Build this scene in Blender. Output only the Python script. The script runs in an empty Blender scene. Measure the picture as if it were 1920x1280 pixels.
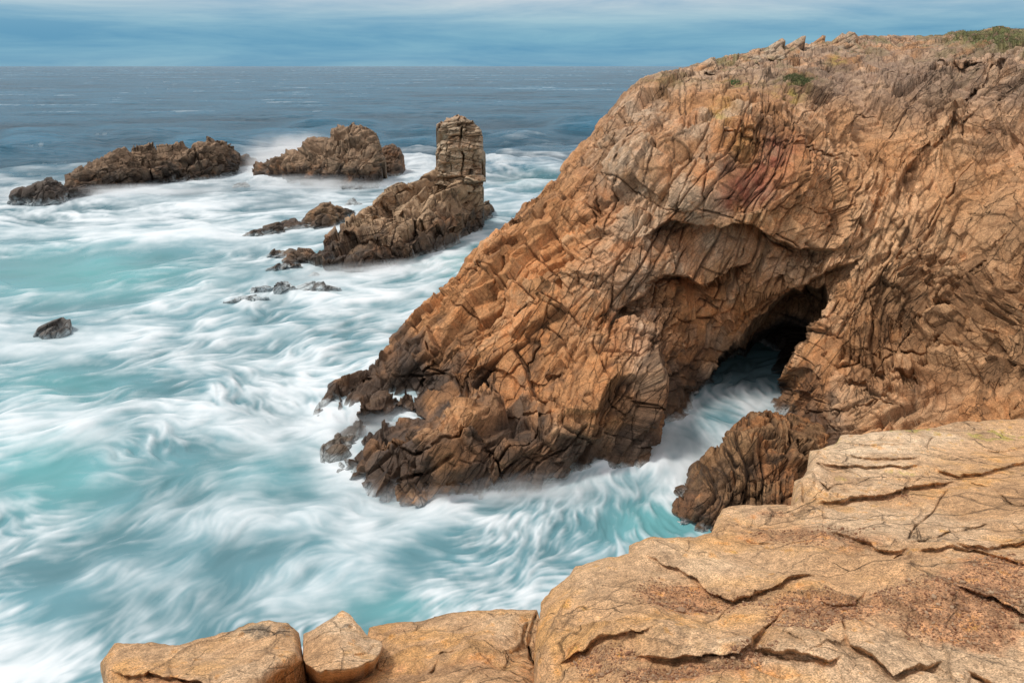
import bpy, math
import numpy as np

# ------------------------------------------------------------------ camera, sky, sun
S = bpy.context.scene
COL = S.collection
H = 18.0                      # eye height above the sea, metres
F = 1400.0                    # focal length in pixels of a 1920 wide frame
TH = math.atan(516.0 / F)     # downward pitch (horizon 516 px above the centre)
CT, ST = math.cos(TH), math.sin(TH)

cam_d = bpy.data.cameras.new('camera')
cam_d.sensor_width = 36.0
cam_d.lens = 36.0 * F / 1920.0
cam_d.clip_start = 0.1
cam_d.clip_end = 100000.0
cam = bpy.data.objects.new('camera', cam_d)
COL.objects.link(cam)
cam.location = (0, 0, H)
cam.rotation_euler = (math.pi / 2 - TH, 0, 0)
S.camera = cam

SUN_EL, SUN_AZ = math.radians(60), math.radians(-88)   # azimuth from +Y towards +X: to the left of the camera
sun_d = bpy.data.lights.new('sun', 'SUN')
sun_d.energy = 2.1
sun_d.angle = math.radians(11)
sun_d.color = (1.0, 0.95, 0.87)
sun = bpy.data.objects.new('sun', sun_d)
COL.objects.link(sun)
sun.rotation_euler = (math.pi / 2 - SUN_EL, 0, math.pi - SUN_AZ)

S.view_settings.view_transform = 'Standard'
S.view_settings.look = 'None'
S.view_settings.exposure = 0.15
S.view_settings.gamma = 1.0
S.cycles.use_denoising = True
S.cycles.max_bounces = 6
S.cycles.volume_bounces = 4

world = bpy.data.worlds.new('World')
S.world = world
world.use_nodes = True
wn, wl = world.node_tree.nodes, world.node_tree.links
wn.clear()
w_out = wn.new('ShaderNodeOutputWorld')
w_bg = wn.new('ShaderNodeBackground')
w_bg.inputs['Strength'].default_value = 0.1
w_sky = wn.new('ShaderNodeTexSky')
w_sky.sky_type = 'NISHITA'
w_sky.sun_disc = False
w_sky.sun_elevation = SUN_EL
w_sky.sun_rotation = SUN_AZ
w_tc = wn.new('ShaderNodeTexCoord')
w_sep = wn.new('ShaderNodeSeparateXYZ')
wl.new(w_tc.outputs['Generated'], w_sep.inputs[0])
# cloud deck colour by elevation
w_ramp = wn.new('ShaderNodeValToRGB')
wl.new(w_sep.outputs['Z'], w_ramp.inputs['Fac'])
cr = w_ramp.color_ramp
cr.interpolation = 'B_SPLINE'
stops = [(0.0, (1.7, 3.5, 4.7)), (0.012, (1.4, 3.3, 4.7)), (0.035, (1.2, 3.2, 4.6)), (0.06, (2.4, 4.2, 5.3)),
         (0.085, (4.4, 5.2, 6.0)), (0.2, (5.2, 5.8, 6.4)), (0.6, (6.2, 6.4, 6.6)), (1.0, (6.8, 6.9, 7.0))]
while len(cr.elements) < len(stops):
    cr.elements.new(0.5)
for e, (p, c) in zip(cr.elements, stops):
    e.position = p
for e, (p, c) in zip(cr.elements, stops):
    e.color = (c[0] / 10, c[1] / 10, c[2] / 10, 1)
w_map = wn.new('ShaderNodeMapping')
w_map.inputs['Scale'].default_value = (2.6, 2.6, 26.0)
wl.new(w_tc.outputs['Generated'], w_map.inputs[0])
w_no = wn.new('ShaderNodeTexNoise')
w_no.inputs['Scale'].default_value = 1.6
w_no.inputs['Detail'].default_value = 6.0
w_no.inputs['Roughness'].default_value = 0.62
w_no.inputs['Distortion'].default_value = 0.35
wl.new(w_map.outputs[0], w_no.inputs['Vector'])
w_r2 = wn.new('ShaderNodeMapRange')
w_r2.inputs['From Min'].default_value = 0.34
w_r2.inputs['From Max'].default_value = 0.68
w_r2.inputs['To Min'].default_value = 0.0
w_r2.inputs['To Max'].default_value = 1.0
wl.new(w_no.outputs['Fac'], w_r2.inputs['Value'])
w_hi = wn.new('ShaderNodeMixRGB')
w_hi.blend_type = 'MIX'
w_hi.inputs['Color1'].default_value = (0.74, 0.88, 0.97, 1)
w_hi.inputs['Color2'].default_value = (1.52, 1.27, 1.15, 1)
wl.new(w_r2.outputs[0], w_hi.inputs['Fac'])
w_mul = wn.new('ShaderNodeMixRGB')
w_mul.blend_type = 'MULTIPLY'
w_mul.inputs['Fac'].default_value = 1.0
wl.new(w_ramp.outputs['Color'], w_mul.inputs['Color1'])
wl.new(w_hi.outputs[0], w_mul.inputs['Color2'])
w_sc = wn.new('ShaderNodeMixRGB')
w_sc.blend_type = 'MULTIPLY'
w_sc.inputs['Fac'].default_value = 1.0
w_sc.inputs['Color2'].default_value = (10, 10, 10, 1)
wl.new(w_mul.outputs[0], w_sc.inputs['Color1'])
w_mix = wn.new('ShaderNodeMixRGB')     # a thin part of clear sky shows through the deck
w_mix.inputs['Fac'].default_value = 0.95
wl.new(w_sky.outputs['Color'], w_mix.inputs['Color1'])
wl.new(w_sc.outputs[0], w_mix.inputs['Color2'])
wl.new(w_mix.outputs[0], w_bg.inputs['Color'])
wl.new(w_bg.outputs[0], w_out.inputs['Surface'])


# ------------------------------------------------------------------ numeric helpers
f32 = np.float32

def rays(px, py):
    u = (px - 960.0) / F
    v = (py - 640.0) / F
    return u, CT - v * ST, -ST - v * CT

def at(px, py, Y):
    """World point seen at pixel (px, py) at forward distance Y."""
    rx, ry, rz = rays(np.asarray(px, float), np.asarray(py, float))
    t = Y / ry
    return np.stack([rx * t, np.broadcast_to(Y, t.shape), H + rz * t], -1)

def y_at_z(py, z):
    _, ry, rz = rays(0.0, np.asarray(py, float))
    return (H - z) * ry / (-rz)

def to_px(P):
    x, y, z = P[..., 0], P[..., 1], P[..., 2] - H
    d = y * CT - z * ST
    return 960 + F * x / d, 640 - F * (y * ST + z * CT) / d

def sstep(a, b, x):
    t = np.clip((x - a) / (b - a), 0, 1)
    return t * t * (3 - 2 * t)

def lerp(a, b, t):
    return a + (b - a) * t

def ihash(i, j, k, seed):
    h = (i.astype(np.uint32) * np.uint32(374761393) + j.astype(np.uint32) * np.uint32(668265263)
         + k.astype(np.uint32) * np.uint32(2147483647) + np.uint32(seed * 974711 & 0xffffffff))
    h = (h ^ (h >> np.uint32(13))) * np.uint32(1274126177)
    h = (h ^ (h >> np.uint32(16))) * np.uint32(2246822519)
    return h ^ (h >> np.uint32(15))

def hrand(h, n):
    h = (h + np.uint32(n * 0x9E3779B1 & 0xffffffff)) * np.uint32(2654435761)
    h = (h ^ (h >> np.uint32(15))) * np.uint32(2246822519)
    h = h ^ (h >> np.uint32(13))
    return (h & np.uint32(0xffffff)).astype(f32) / f32(16777216.0)

np.seterr(over='ignore')

def vnoise(P, seed=0):
    P = np.asarray(P, f32)
    B = np.floor(P)
    I = B.astype(np.int64)
    t = P - B
    t = t * t * t * (t * (t * 6 - 15) + 10)
    out = 0
    for a in (0, 1):
        wa = t[:, 0] if a else 1 - t[:, 0]
        for b in (0, 1):
            wb = t[:, 1] if b else 1 - t[:, 1]
            for c in (0, 1):
                wc = t[:, 2] if c else 1 - t[:, 2]
                out = out + wa * wb * wc * hrand(ihash(I[:, 0] + a, I[:, 1] + b, I[:, 2] + c, seed), 1)
    return out * 2 - 1

def fbm(P, oct=4, seed=0, gain=0.5):
    P = np.asarray(P, f32)
    s, a, n = 0, 1.0, 0.0
    for o in range(oct):
        s = s + a * vnoise(P * f32(2.03 ** o) + f32(o * 17.3), seed + o)
        n += a
        a *= gain
    return s / n * 1.5

def warp3(P, scale, amt, seed, oct=2):
    return np.stack([fbm(P * f32(scale) + f32(k * 31.7), oct, seed + 11 * k) for k in range(3)], 1) * f32(amt)

def worley(Q, seed):
    """nearest cell of a jittered lattice: border distance, hash of the cell, hash of the neighbour, vector from its centre"""
    Q = np.asarray(Q, f32)
    B = np.floor(Q).astype(np.int64)
    n = len(Q)
    d1 = np.full(n, 1e9, f32); d2 = np.full(n, 1e9, f32)
    h1 = np.zeros(n, np.uint32); h2 = np.zeros(n, np.uint32)
    v1 = np.zeros((n, 3), f32); v2 = np.zeros((n, 3), f32)
    for a in (-1, 0, 1):
        for b in (-1, 0, 1):
            for c in (-1, 0, 1):
                i, j, k = B[:, 0] + a, B[:, 1] + b, B[:, 2] + c
                h = ihash(i, j, k, seed)
                v = np.stack([i + hrand(h, 1), j + hrand(h, 2), k + hrand(h, 3)], 1).astype(f32) - Q
                d = (v * v).sum(1)
                m1 = d < d1
                m2 = (~m1) & (d < d2)
                d2 = np.where(m1, d1, np.where(m2, d, d2))
                h2 = np.where(m1, h1, np.where(m2, h, h2))
                v2 = np.where(m1[:, None], v1, np.where(m2[:, None], v, v2))
                d1 = np.where(m1, d, d1); h1 = np.where(m1, h, h1); v1 = np.where(m1[:, None], v, v1)
    e = (d2 - d1) / (2 * np.sqrt(((v2 - v1) ** 2).sum(1)) + 1e-6)
    return e, h1, h2, -v1

def basis(ang, lean, sx, sy, sz):
    """cells stretched along a direction rising `ang` degrees to the right in the picture plane; sizes in metres"""
    a, l = math.radians(ang), math.radians(lean)
    d = np.array([math.cos(a), 0, math.sin(a)])
    n = np.array([-math.sin(a), 0, math.cos(a)])
    y = np.array([0, 1.0, 0])
    d2 = d * math.cos(l) + y * math.sin(l)
    y2 = y * math.cos(l) - d * math.sin(l)
    return np.stack([d2 / sx, n / sy, y2 / sz], 1).astype(f32)

def seg_dist(px, py, line):
    """distance to a polyline in pixels, side (+ below/right of it), arc fraction"""
    L = np.asarray(line, float)
    best = np.full(px.shape, 1e9); side = np.zeros(px.shape); arc = np.zeros(px.shape)
    n = len(L) - 1
    for s in range(n):
        ax, ay = L[s]; bx, by = L[s + 1]
        dx, dy = bx - ax, by - ay
        t = np.clip(((px - ax) * dx + (py - ay) * dy) / (dx * dx + dy * dy + 1e-9), 0, 1)
        qx, qy = px - ax - t * dx, py - ay - t * dy
        d = np.hypot(qx, qy)
        m = d < best
        best = np.where(m, d, best)
        side = np.where(m, dx * qy - dy * qx, side)
        arc = np.where(m, (s + t) / n, arc)
    return best, np.sign(side), arc

def inside(px, py, poly):
    P = np.asarray(poly, float)
    r = np.zeros(px.shape, bool)
    j = len(P) - 1
    for i in range(len(P)):
        xi, yi = P[i]; xj, yj = P[j]
        c = (yi > py) != (yj > py)
        r ^= c & (px < (xj - xi) * (py - yi) / (yj - yi + 1e-12) + xi)
        j = i
    return r

def tps(ctrl, px, py, smooth=1e-3):
    """thin plate spline through (px, py, value)"""
    C = np.asarray(ctrl, float)
    X = C[:, :2] / 500.0
    def k(r2):
        return np.where(r2 > 1e-12, 0.5 * r2 * np.log(r2 + 1e-12), 0)
    n = len(C)
    d2 = ((X[:, None] - X[None]) ** 2).sum(-1)
    A = np.zeros((n + 3, n + 3))
    A[:n, :n] = k(d2) + np.eye(n) * smooth
    A[:n, n] = 1; A[:n, n + 1:] = X
    A[n, :n] = 1; A[n + 1:, :n] = X.T
    w = np.linalg.solve(A, np.r_[C[:, 2], 0, 0, 0])
    out = w[n] + w[n + 1] * px / 500 + w[n + 2] * py / 500
    for i in range(n):
        out = out + w[i] * k((px / 500 - X[i, 0]) ** 2 + (py / 500 - X[i, 1]) ** 2)
    return out

def gauss(px, py, blobs):
    s = np.zeros(px.shape)
    for (x, y, rx, ry, a) in blobs:
        s += a * np.exp(-(((px - x) / rx) ** 2 + ((py - y) / ry) ** 2))
    return s

def rough_line(line, amp, seed, every=6.0):
    """subdivide a traced outline and make it ragged"""
    L = np.asarray(line, float)
    pts = [L[0]]
    for a, b in zip(L[:-1], L[1:]):
        m = max(1, int(np.hypot(*(b - a)) / every))
        for t in range(1, m + 1):
            pts.append(a + (b - a) * t / m)
    P = np.array(pts)
    arc = np.r_[0, np.cumsum(np.hypot(*(np.diff(P, axis=0)).T))]
    z = np.zeros_like(arc)
    n1 = fbm(np.stack([arc / 22, z, z + seed], 1), 4, seed, 0.65)
    n2 = fbm(np.stack([arc / 22, z + 9, z + seed], 1), 4, seed + 5, 0.65)
    w = np.minimum(1, np.minimum(arc, arc[-1] - arc) / 12)
    P[:, 0] += n1 * amp * w
    P[:, 1] += n2 * amp * w
    return [tuple(p) for p in P]

def plane_z(py, a=16.37, b=0.28):
    _, ry, rz = rays(0.0, float(py))
    return a - b * (H - a) / (-rz / ry - b)

def resolve(ctrl):
    """(px, py, Y) stays; (px, py, None, z) gets Y from the height z"""
    out = []
    for c in ctrl:
        out.append((c[0], c[1], c[2]) if len(c) == 3 else (c[0], c[1], float(y_at_z(c[1], c[3]))))
    return out


# ------------------------------------------------------------------ scene objects
def mesh_obj(name, V, Q, mat, parent=None, col=None, attrs=None, smooth=True):
    me = bpy.data.meshes.new(name)
    V = np.ascontiguousarray(V, f32)
    me.vertices.add(len(V))
    me.vertices.foreach_set('co', V.ravel())
    Q = np.asarray(Q, np.int32)
    k = Q.shape[1]
    me.loops.add(Q.size)
    me.loops.foreach_set('vertex_index', Q.ravel())
    me.polygons.add(len(Q))
    me.polygons.foreach_set('loop_start', np.arange(0, Q.size, k, dtype=np.int32))
    me.polygons.foreach_set('loop_total', np.full(len(Q), k, np.int32))
    me.polygons.foreach_set('use_smooth', np.full(len(Q), smooth, bool))
    me.update(calc_edges=True)
    if col is not None:
        a = me.attributes.new('tone', 'FLOAT_COLOR', 'POINT')
        c4 = np.ones((len(V), 4), f32); c4[:, :3] = col
        a.data.foreach_set('color', c4.ravel())
    for nm, arr in (attrs or {}).items():
        a = me.attributes.new(nm, 'FLOAT', 'POINT')
        a.data.foreach_set('value', np.ascontiguousarray(arr, f32))
    me.materials.append(mat)
    o = bpy.data.objects.new(name, me)
    COL.objects.link(o)
    if parent is not None:
        o.parent = parent
    return o

def tag(o, label=None, cat=None, group=None, kind=None):
    if label: o['label'] = label
    if cat: o['category'] = cat
    if group: o['group'] = group
    if kind: o['kind'] = kind
    return o

def empty(name, loc):
    o = bpy.data.objects.new(name, None)
    o.empty_display_size = 0.3
    COL.objects.link(o)
    o.location = loc
    return o

def put_under(child, root):
    """parent a mesh whose vertices are in world coordinates to an Empty elsewhere"""
    child.parent = root
    child.location = -root.location


# ------------------------------------------------------------------ materials
def node(nt, t, **kw):
    n = nt.nodes.new(t)
    for k, v in kw.items():
        if hasattr(n, k):
            setattr(n, k, v)
        else:
            n.inputs[k].default_value = v
    return n

def rock_material(name, grain, speck, bump, fine=1.0, rough=0.85, net=None):
    m = bpy.data.materials.new(name)
    m.use_nodes = True
    nt = m.node_tree; nt.nodes.clear(); L = nt.links
    out = node(nt, 'ShaderNodeOutputMaterial')
    b = node(nt, 'ShaderNodeBsdfPrincipled')
    b.inputs['Specular IOR Level'].default_value = 0.25
    L.new(b.outputs[0], out.inputs[0])
    tc = node(nt, 'ShaderNodeTexCoord')
    at_ = node(nt, 'ShaderNodeAttribute', attribute_name='tone')
    wet = node(nt, 'ShaderNodeAttribute', attribute_name='wet')
    n1 = node(nt, 'ShaderNodeTexNoise')
    n1.inputs['Scale'].default_value = grain; n1.inputs['Detail'].default_value = 8; n1.inputs['Roughness'].default_value = 0.7
    L.new(tc.outputs['Object'], n1.inputs['Vector'])
    r1 = node(nt, 'ShaderNodeMapRange')
    r1.inputs['From Min'].default_value = 0.3; r1.inputs['From Max'].default_value = 0.7
    r1.inputs['To Min'].default_value = 1 - speck; r1.inputs['To Max'].default_value = 1 + speck
    L.new(n1.outputs['Fac'], r1.inputs['Value'])
    vo = node(nt, 'ShaderNodeTexVoronoi')
    vo.inputs['Scale'].default_value = grain * 9
    L.new(tc.outputs['Object'], vo.inputs['Vector'])
    sv = node(nt, 'ShaderNodeSeparateColor')
    L.new(vo.outputs['Color'], sv.inputs[0])
    r2 = node(nt, 'ShaderNodeMapRange')
    r2.inputs['To Min'].default_value = 1 - speck * fine; r2.inputs['To Max'].default_value = 1 + speck * fine
    L.new(sv.outputs[0], r2.inputs['Value'])
    mm = node(nt, 'ShaderNodeMath', operation='MULTIPLY')
    L.new(r1.outputs[0], mm.inputs[0]); L.new(r2.outputs[0], mm.inputs[1])
    mx = node(nt, 'ShaderNodeVectorMath', operation='SCALE')
    L.new(at_.outputs['Color'], mx.inputs[0]); L.new(mm.outputs[0], mx.inputs['Scale'])
    L.new(mx.outputs[0], b.inputs['Base Color'])
    rr = node(nt, 'ShaderNodeMapRange')
    rr.inputs['To Min'].default_value = rough; rr.inputs['To Max'].default_value = 0.36
    L.new(wet.outputs['Fac'], rr.inputs['Value'])
    L.new(rr.outputs[0], b.inputs['Roughness'])
    n2 = node(nt, 'ShaderNodeTexNoise')
    n2.inputs['Scale'].default_value = grain * 1.7; n2.inputs['Detail'].default_value = 10; n2.inputs['Roughness'].default_value = 0.75
    L.new(tc.outputs['Object'], n2.inputs['Vector'])
    bp = node(nt, 'ShaderNodeBump')
    bp.inputs['Strength'].default_value = 0.7
    bp.inputs['Distance'].default_value = bump
    L.new(n2.outputs['Fac'], bp.inputs['Height'])
    last = bp
    for (sc, ang, width, dist, dark) in (net or []):
        nd = node(nt, 'ShaderNodeTexNoise')
        nd.inputs['Scale'].default_value = .9 * sc[2]; nd.inputs['Detail'].default_value = 3
        L.new(tc.outputs['Object'], nd.inputs['Vector'])
        ad = node(nt, 'ShaderNodeVectorMath', operation='SCALE'); ad.inputs['Scale'].default_value = .2 / sc[2]
        L.new(nd.outputs['Color'], ad.inputs[0])
        a2 = node(nt, 'ShaderNodeVectorMath', operation='ADD')
        L.new(tc.outputs['Object'], a2.inputs[0]); L.new(ad.outputs[0], a2.inputs[1])
        mp = node(nt, 'ShaderNodeMapping', vector_type='POINT')
        mp.inputs['Rotation'].default_value = (0, math.radians(ang), 0)
        ms = node(nt, 'ShaderNodeVectorMath', operation='MULTIPLY'); ms.inputs[1].default_value = sc
        L.new(a2.outputs[0], mp.inputs[0]); L.new(mp.outputs[0], ms.inputs[0])
        vd = node(nt, 'ShaderNodeTexVoronoi', feature='DISTANCE_TO_EDGE')
        vd.inputs['Scale'].default_value = 1.0
        L.new(ms.outputs[0], vd.inputs['Vector'])
        wm_ = node(nt, 'ShaderNodeTexNoise'); wm_.inputs['Scale'].default_value = .5 * sc[0]
        L.new(tc.outputs['Object'], wm_.inputs['Vector'])
        wr_ = node(nt, 'ShaderNodeMapRange'); wr_.inputs['From Min'].default_value = .46; wr_.inputs['From Max'].default_value = .62
        wr_.inputs['To Min'].default_value = width * .04; wr_.inputs['To Max'].default_value = width
        L.new(wm_.outputs['Fac'], wr_.inputs['Value'])
        mr = node(nt, 'ShaderNodeMapRange'); mr.inputs['From Min'].default_value = 0
        L.new(wr_.outputs[0], mr.inputs['From Max'])
        L.new(vd.outputs['Distance'], mr.inputs['Value'])
        b2_ = node(nt, 'ShaderNodeBump'); b2_.inputs['Strength'].default_value = .9; b2_.inputs['Distance'].default_value = dist
        L.new(mr.outputs[0], b2_.inputs['Height']); L.new(last.outputs[0], b2_.inputs['Normal'])
        last = b2_
        dk = node(nt, 'ShaderNodeMapRange'); dk.inputs['To Min'].default_value = dark; dk.inputs['To Max'].default_value = 1.0
        L.new(mr.outputs[0], dk.inputs['Value'])
        m3 = node(nt, 'ShaderNodeMath', operation='MULTIPLY')
        L.new(mm.outputs[0], m3.inputs[0]); L.new(dk.outputs[0], m3.inputs[1])
        mm = m3
        L.new(mm.outputs[0], mx.inputs['Scale'])
    L.new(last.outputs[0], b.inputs['Normal'])
    return m

MAT_CLIFF = rock_material('cliff_rock', 3.4, 0.32, 0.075, net=[((.26, .6, 1.5), 60, .055, .08, .62), ((.8, 1.0, 3.6), 48, .085, .035, .66)])
MAT_REEF = rock_material('reef_rock', 1.6, 0.22, 0.12, net=[((.22, .5, .9), 14, .06, .15, .6), ((.7, 1.0, 2.2), 24, .09, .07, .7)])
MAT_GRANITE = rock_material('granite', 19.0, 0.36, 0.022, 1.25, net=[((.9, 1.5, 2.6), 15, .022, .02, .6), ((2.4, 3.2, 5.0), 30, .05, .008, .72)])


# ------------------------------------------------------------------ relief builder
def grid_normals(P, ok):
    du = np.gradient(P, axis=1); dv = np.gradient(P, axis=0)
    n = np.cross(du, dv)
    n /= np.linalg.norm(n, axis=-1, keepdims=True) + 1e-9
    flip = (n[..., 1] > 0)
    n[flip] *= -1
    return n

class Relief:
    """A body of rock: an outline and depths in metres give the face its real 3-D form; blocks and
    joints are cut into it in world space; the rim runs on behind so that it is a solid mass."""
    def __init__(self, top, bottom, ctrl, step, ragged=3.0, seed=1, roll=0.0, roll_px=30.0, roll_h=False, edge_min=0.3):
        self.seed = seed
        self.top = rough_line(top, ragged, seed)
        poly = self.top + list(bottom)
        A = np.array(poly)
        x0, y0 = A.min(0) - 2 * step; x1, y1 = A.max(0) + 2 * step
        xs = np.arange(x0, x1, step); ys = np.arange(y0, y1, step)
        self.px, self.py = np.meshgrid(xs, ys)
        self.mask = inside(self.px, self.py, poly)
        m = self.mask
        inner = m.copy()
        inner[1:-1, 1:-1] = m[1:-1, 1:-1] & m[:-2, 1:-1] & m[2:, 1:-1] & m[1:-1, :-2] & m[1:-1, 2:] & m[:-2, :-2] & m[2:, 2:] & m[:-2, 2:] & m[2:, :-2]
        bd = m & ~inner                      # the outermost points lie on the traced outline itself
        bx, by = self.px[bd], self.py[bd]
        best = np.full(bx.shape, 1e9); nx, ny = bx.copy(), by.copy()
        for (ax, ay), (cx, cy) in zip(poly, poly[1:] + poly[:1]):
            dx, dy = cx - ax, cy - ay
            t = np.clip(((bx - ax) * dx + (by - ay) * dy) / (dx * dx + dy * dy + 1e-9), 0, 1)
            qx, qy = ax + t * dx, ay + t * dy
            d = np.hypot(bx - qx, by - qy)
            k = d < best
            best = np.where(k, d, best); nx = np.where(k, qx, nx); ny = np.where(k, qy, ny)
        ok = best < 2.2 * step
        C_ = resolve(ctrl)
        Y = tps(C_, self.px, self.py)
        self.N0 = grid_normals(at(self.px, self.py, Y), m)
        self.px[bd] = np.where(ok, nx, bx); self.py[bd] = np.where(ok, ny, by)
        Y[bd] = tps(C_, self.px[bd], self.py[bd])
        if roll:
            d, _, _ = seg_dist(self.px, self.py, self.top)
            q = (1 - np.clip(d / roll_px, 0, 1)) * .96
            zb = at(self.px, self.py, Y)[..., 2]
            Y = Y + roll * (1 - np.sqrt(np.clip(1 - q * q, 0, 1))) * sstep(0.5, 9.0, zb) if roll_h else Y + roll * (1 - np.sqrt(np.clip(1 - q * q, 0, 1)))
        dt, _, _ = seg_dist(self.px, self.py, self.top)
        self.edge = edge_min + (1 - edge_min) * sstep(0, 14, dt)
        self.Y = Y
        self.extra_crack = np.zeros_like(Y)

    lip_rag = 5.5
    def lip(self, line, step_m, reach, one_side=1):
        """rock below the line falls back by step_m, coming forward again over `reach` px"""
        line = rough_line(line, self.lip_rag, self.seed + len(line), 4)
        d, s, arc = seg_dist(self.px, self.py, line)
        w = sstep(0, .22, arc) * sstep(1, .78, arc)
        self.Y = self.Y + np.where(s == one_side, step_m * np.exp(-d / reach) * sstep(0, 4.5, d) * w, 0)
    def crack(self, line, width, depth, ragged=5.0):
        width = width * .62
        line = rough_line(line, ragged, self.seed + int(line[0][0]) % 97, 5)
        d, s, arc = seg_dist(self.px, self.py, line)
        w = np.clip(np.sin(np.clip(arc, 0, 1) * math.pi) * 3, 0, 1)
        g = np.exp(-(d / width) ** 2) * w
        g = g * (.45 + .55 * sstep(-.4, .3, vnoise(np.stack([self.px / 23, self.py / 23, self.px * 0], -1).reshape(-1, 3), 3).reshape(g.shape)))
        self.Y = self.Y + depth * .8 * g
        self.extra_crack = np.maximum(self.extra_crack, g)
    def hollow(self, poly, depth, edge):
        m = inside(self.px, self.py, poly)
        d, _, _ = seg_dist(self.px, self.py, list(poly) + [poly[0]])
        self.Y = self.Y + np.where(m, depth * sstep(0, edge, d), 0)

    def finish(self, disp_fn):
        P = at(self.px, self.py, self.Y)
        N = self.N0
        m = self.mask
        idx = np.full(m.shape, -1, np.int64)
        idx[m] = np.arange(m.sum())
        self.idx = idx
        p = P[m].astype(f32); n = N[m].astype(f32)
        self.fx, self.fy = self.px[m], self.py[m]
        off, info = disp_fn(p, n, self.fx, self.fy)
        view = p - np.array([0, 0, H], f32)
        view /= np.linalg.norm(view, axis=1, keepdims=True)
        off = off * (.12 + .88 * sstep(.04, .42, np.abs((view * n).sum(1))))[:, None]
        info['xcrack'] = self.extra_crack[m]
        self.V = p + off * self.edge[m][:, None].astype(f32)
        self.N = n
        self.info = info
        return self

    def build(self, name, mat, color_fn, back=12.0, power=1.3, zend=-2.0, rings=7, parent=None, down=False):
        idx, m = self.idx, self.mask
        q = m[:-1, :-1] & m[1:, :-1] & m[:-1, 1:] & m[1:, 1:]
        a = idx[:-1, :-1][q]; b = idx[1:, :-1][q]; c = idx[1:, 1:][q]; d = idx[:-1, 1:][q]
        Q = np.stack([a, b, c, d], 1)
        # boundary edges: directed edges used once
        E = np.concatenate([Q[:, [0, 1]], Q[:, [1, 2]], Q[:, [2, 3]], Q[:, [3, 0]]])
        nV = len(self.V)
        key = E[:, 0] * nV + E[:, 1]
        rev = E[:, 1] * nV + E[:, 0]
        bd = E[~np.isin(key, rev)]
        bv = np.unique(bd)
        loc = np.full(nV, -1, np.int64); loc[bv] = np.arange(len(bv))
        base = self.V[bv].astype(float)
        nb = len(bv)
        dirs = base[:, :2] / (np.linalg.norm(base[:, :2], axis=1, keepdims=True) + 1e-6)
        rv, rq = [], []
        prev = bv
        for k in range(1, rings + 1):
            t = (k / rings) ** 1.7
            pt = base.copy()
            ze = np.minimum(zend, base[:, 2] - 0.05)
            if down:
                pt[:, :2] += dirs * back * (t ** 0.8)
                pt[:, 2] = base[:, 2] + (ze - base[:, 2]) * t ** 0.9
            else:
                bk = np.clip((base[:, 2] - zend) * 1.8, 0.5, back)
                pt[:, :2] += dirs * (bk * t)[:, None]
                fall = (H - base[:, 2]) / np.linalg.norm(base[:, :2], axis=1)      # never climbs above the outline
                pt[:, 2] = np.minimum(base[:, 2] + (ze - base[:, 2]) * t ** power, base[:, 2] - 1.15 * fall * bk * t)
            wob = warp3(pt.astype(f32), 0.9, 0.14 * back / 12 * min(1, t * 6), 77 + k)
            pt += wob
            rv.append(pt)
            cur = nV + (k - 1) * nb + np.arange(nb)
            e0, e1 = loc[bd[:, 0]], loc[bd[:, 1]]
            rq.append(np.stack([prev[e1], prev[e0], cur[e0], cur[e1]], 1))
            prev = cur
        V = np.concatenate([self.V] + rv)
        QQ = np.concatenate([Q] + rq)
        col, wet = color_fn(self)
        src = np.concatenate([np.arange(nV)] + [bv] * rings)
        o = mesh_obj(name, V, QQ, mat, None, col[src], {'wet': wet[src]})
        if parent is not None:
            put_under(o, parent)
        return o


def blocks(p, n, layers, warp=None):
    """blocky fracture: every cell is pushed and tilted as one, with an open joint along its border"""
    q = p if warp is None else p + warp
    off = np.zeros(len(p), f32)
    info = {'tint': np.zeros(len(p), f32), 'halo': np.zeros(len(p), f32), 'joint': np.zeros(len(p), f32)}
    for i, L in enumerate(layers):
        e, h1, h2, v = worley(q @ L['M'], L['seed'])
        r = hrand(h1, 7) * 2 - 1
        tv = np.stack([hrand(h1, 11), hrand(h1, 12), hrand(h1, 13)], 1) * 2 - 1
        w = L.get('w', 1.0)
        rnd = L.get('round', 0.0)
        o = L['amp'] * r + L['tilt'] * (v * tv).sum(1)
        if rnd:
            o = o - rnd * np.exp(-e / 0.16)
        jr = hrand(h1 ^ h2, 3)                     # each joint is open or tight along its whole length
        g = np.exp(-(e / L['gw']) ** 2) * sstep(0.15, 0.7, jr)
        off += w * (o - L['gd'] * g)
        info['tint'] += w * L.get('ct', 0.3) * (hrand(h1, 21) * 2 - 1)
        info['joint'] = np.maximum(info['joint'], w * g * L.get('cj', 1.0))
        info['halo'] = np.maximum(info['halo'], w * np.exp(-e / (2.2 * L['gw'])) * sstep(.5, .9, hrand(h1 ^ h2, 4)))
    return off, info


def lattice1(s, hid):
    """irregular spacing along one axis: index of the interval, distances to its two ends, hashes of both ends"""
    j = np.floor(s).astype(np.int64)
    z = np.zeros_like(j)
    hh = hid.astype(np.int64)
    def pos(k):
        h = ihash(k, hh, z, 5)
        return k + 0.85 * hrand(h, 1), h
    lo = np.full(len(s), -1e9, f32); hi = np.full(len(s), 1e9, f32)
    hl = np.zeros(len(s), np.uint32); hu = np.zeros(len(s), np.uint32)
    for d in (-1, 0, 1, 2):
        b, h = pos(j + d)
        b = b.astype(f32)
        m = (b <= s) & (b > lo)
        lo = np.where(m, b, lo); hl = np.where(m, h, hl)
        m = (b > s) & (b < hi)
        hi = np.where(m, b, hi); hu = np.where(m, h, hu)
    return hl, s - lo, hi - s, hu

def jn(ang, lean=0.0):
    """normal of a family of joints whose traces rise `ang` degrees to the right, leaning in depth"""
    a, l = math.radians(ang), math.radians(lean)
    return np.array([-math.sin(a) * math.cos(l), math.sin(l), math.cos(a) * math.cos(l)], f32)

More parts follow.
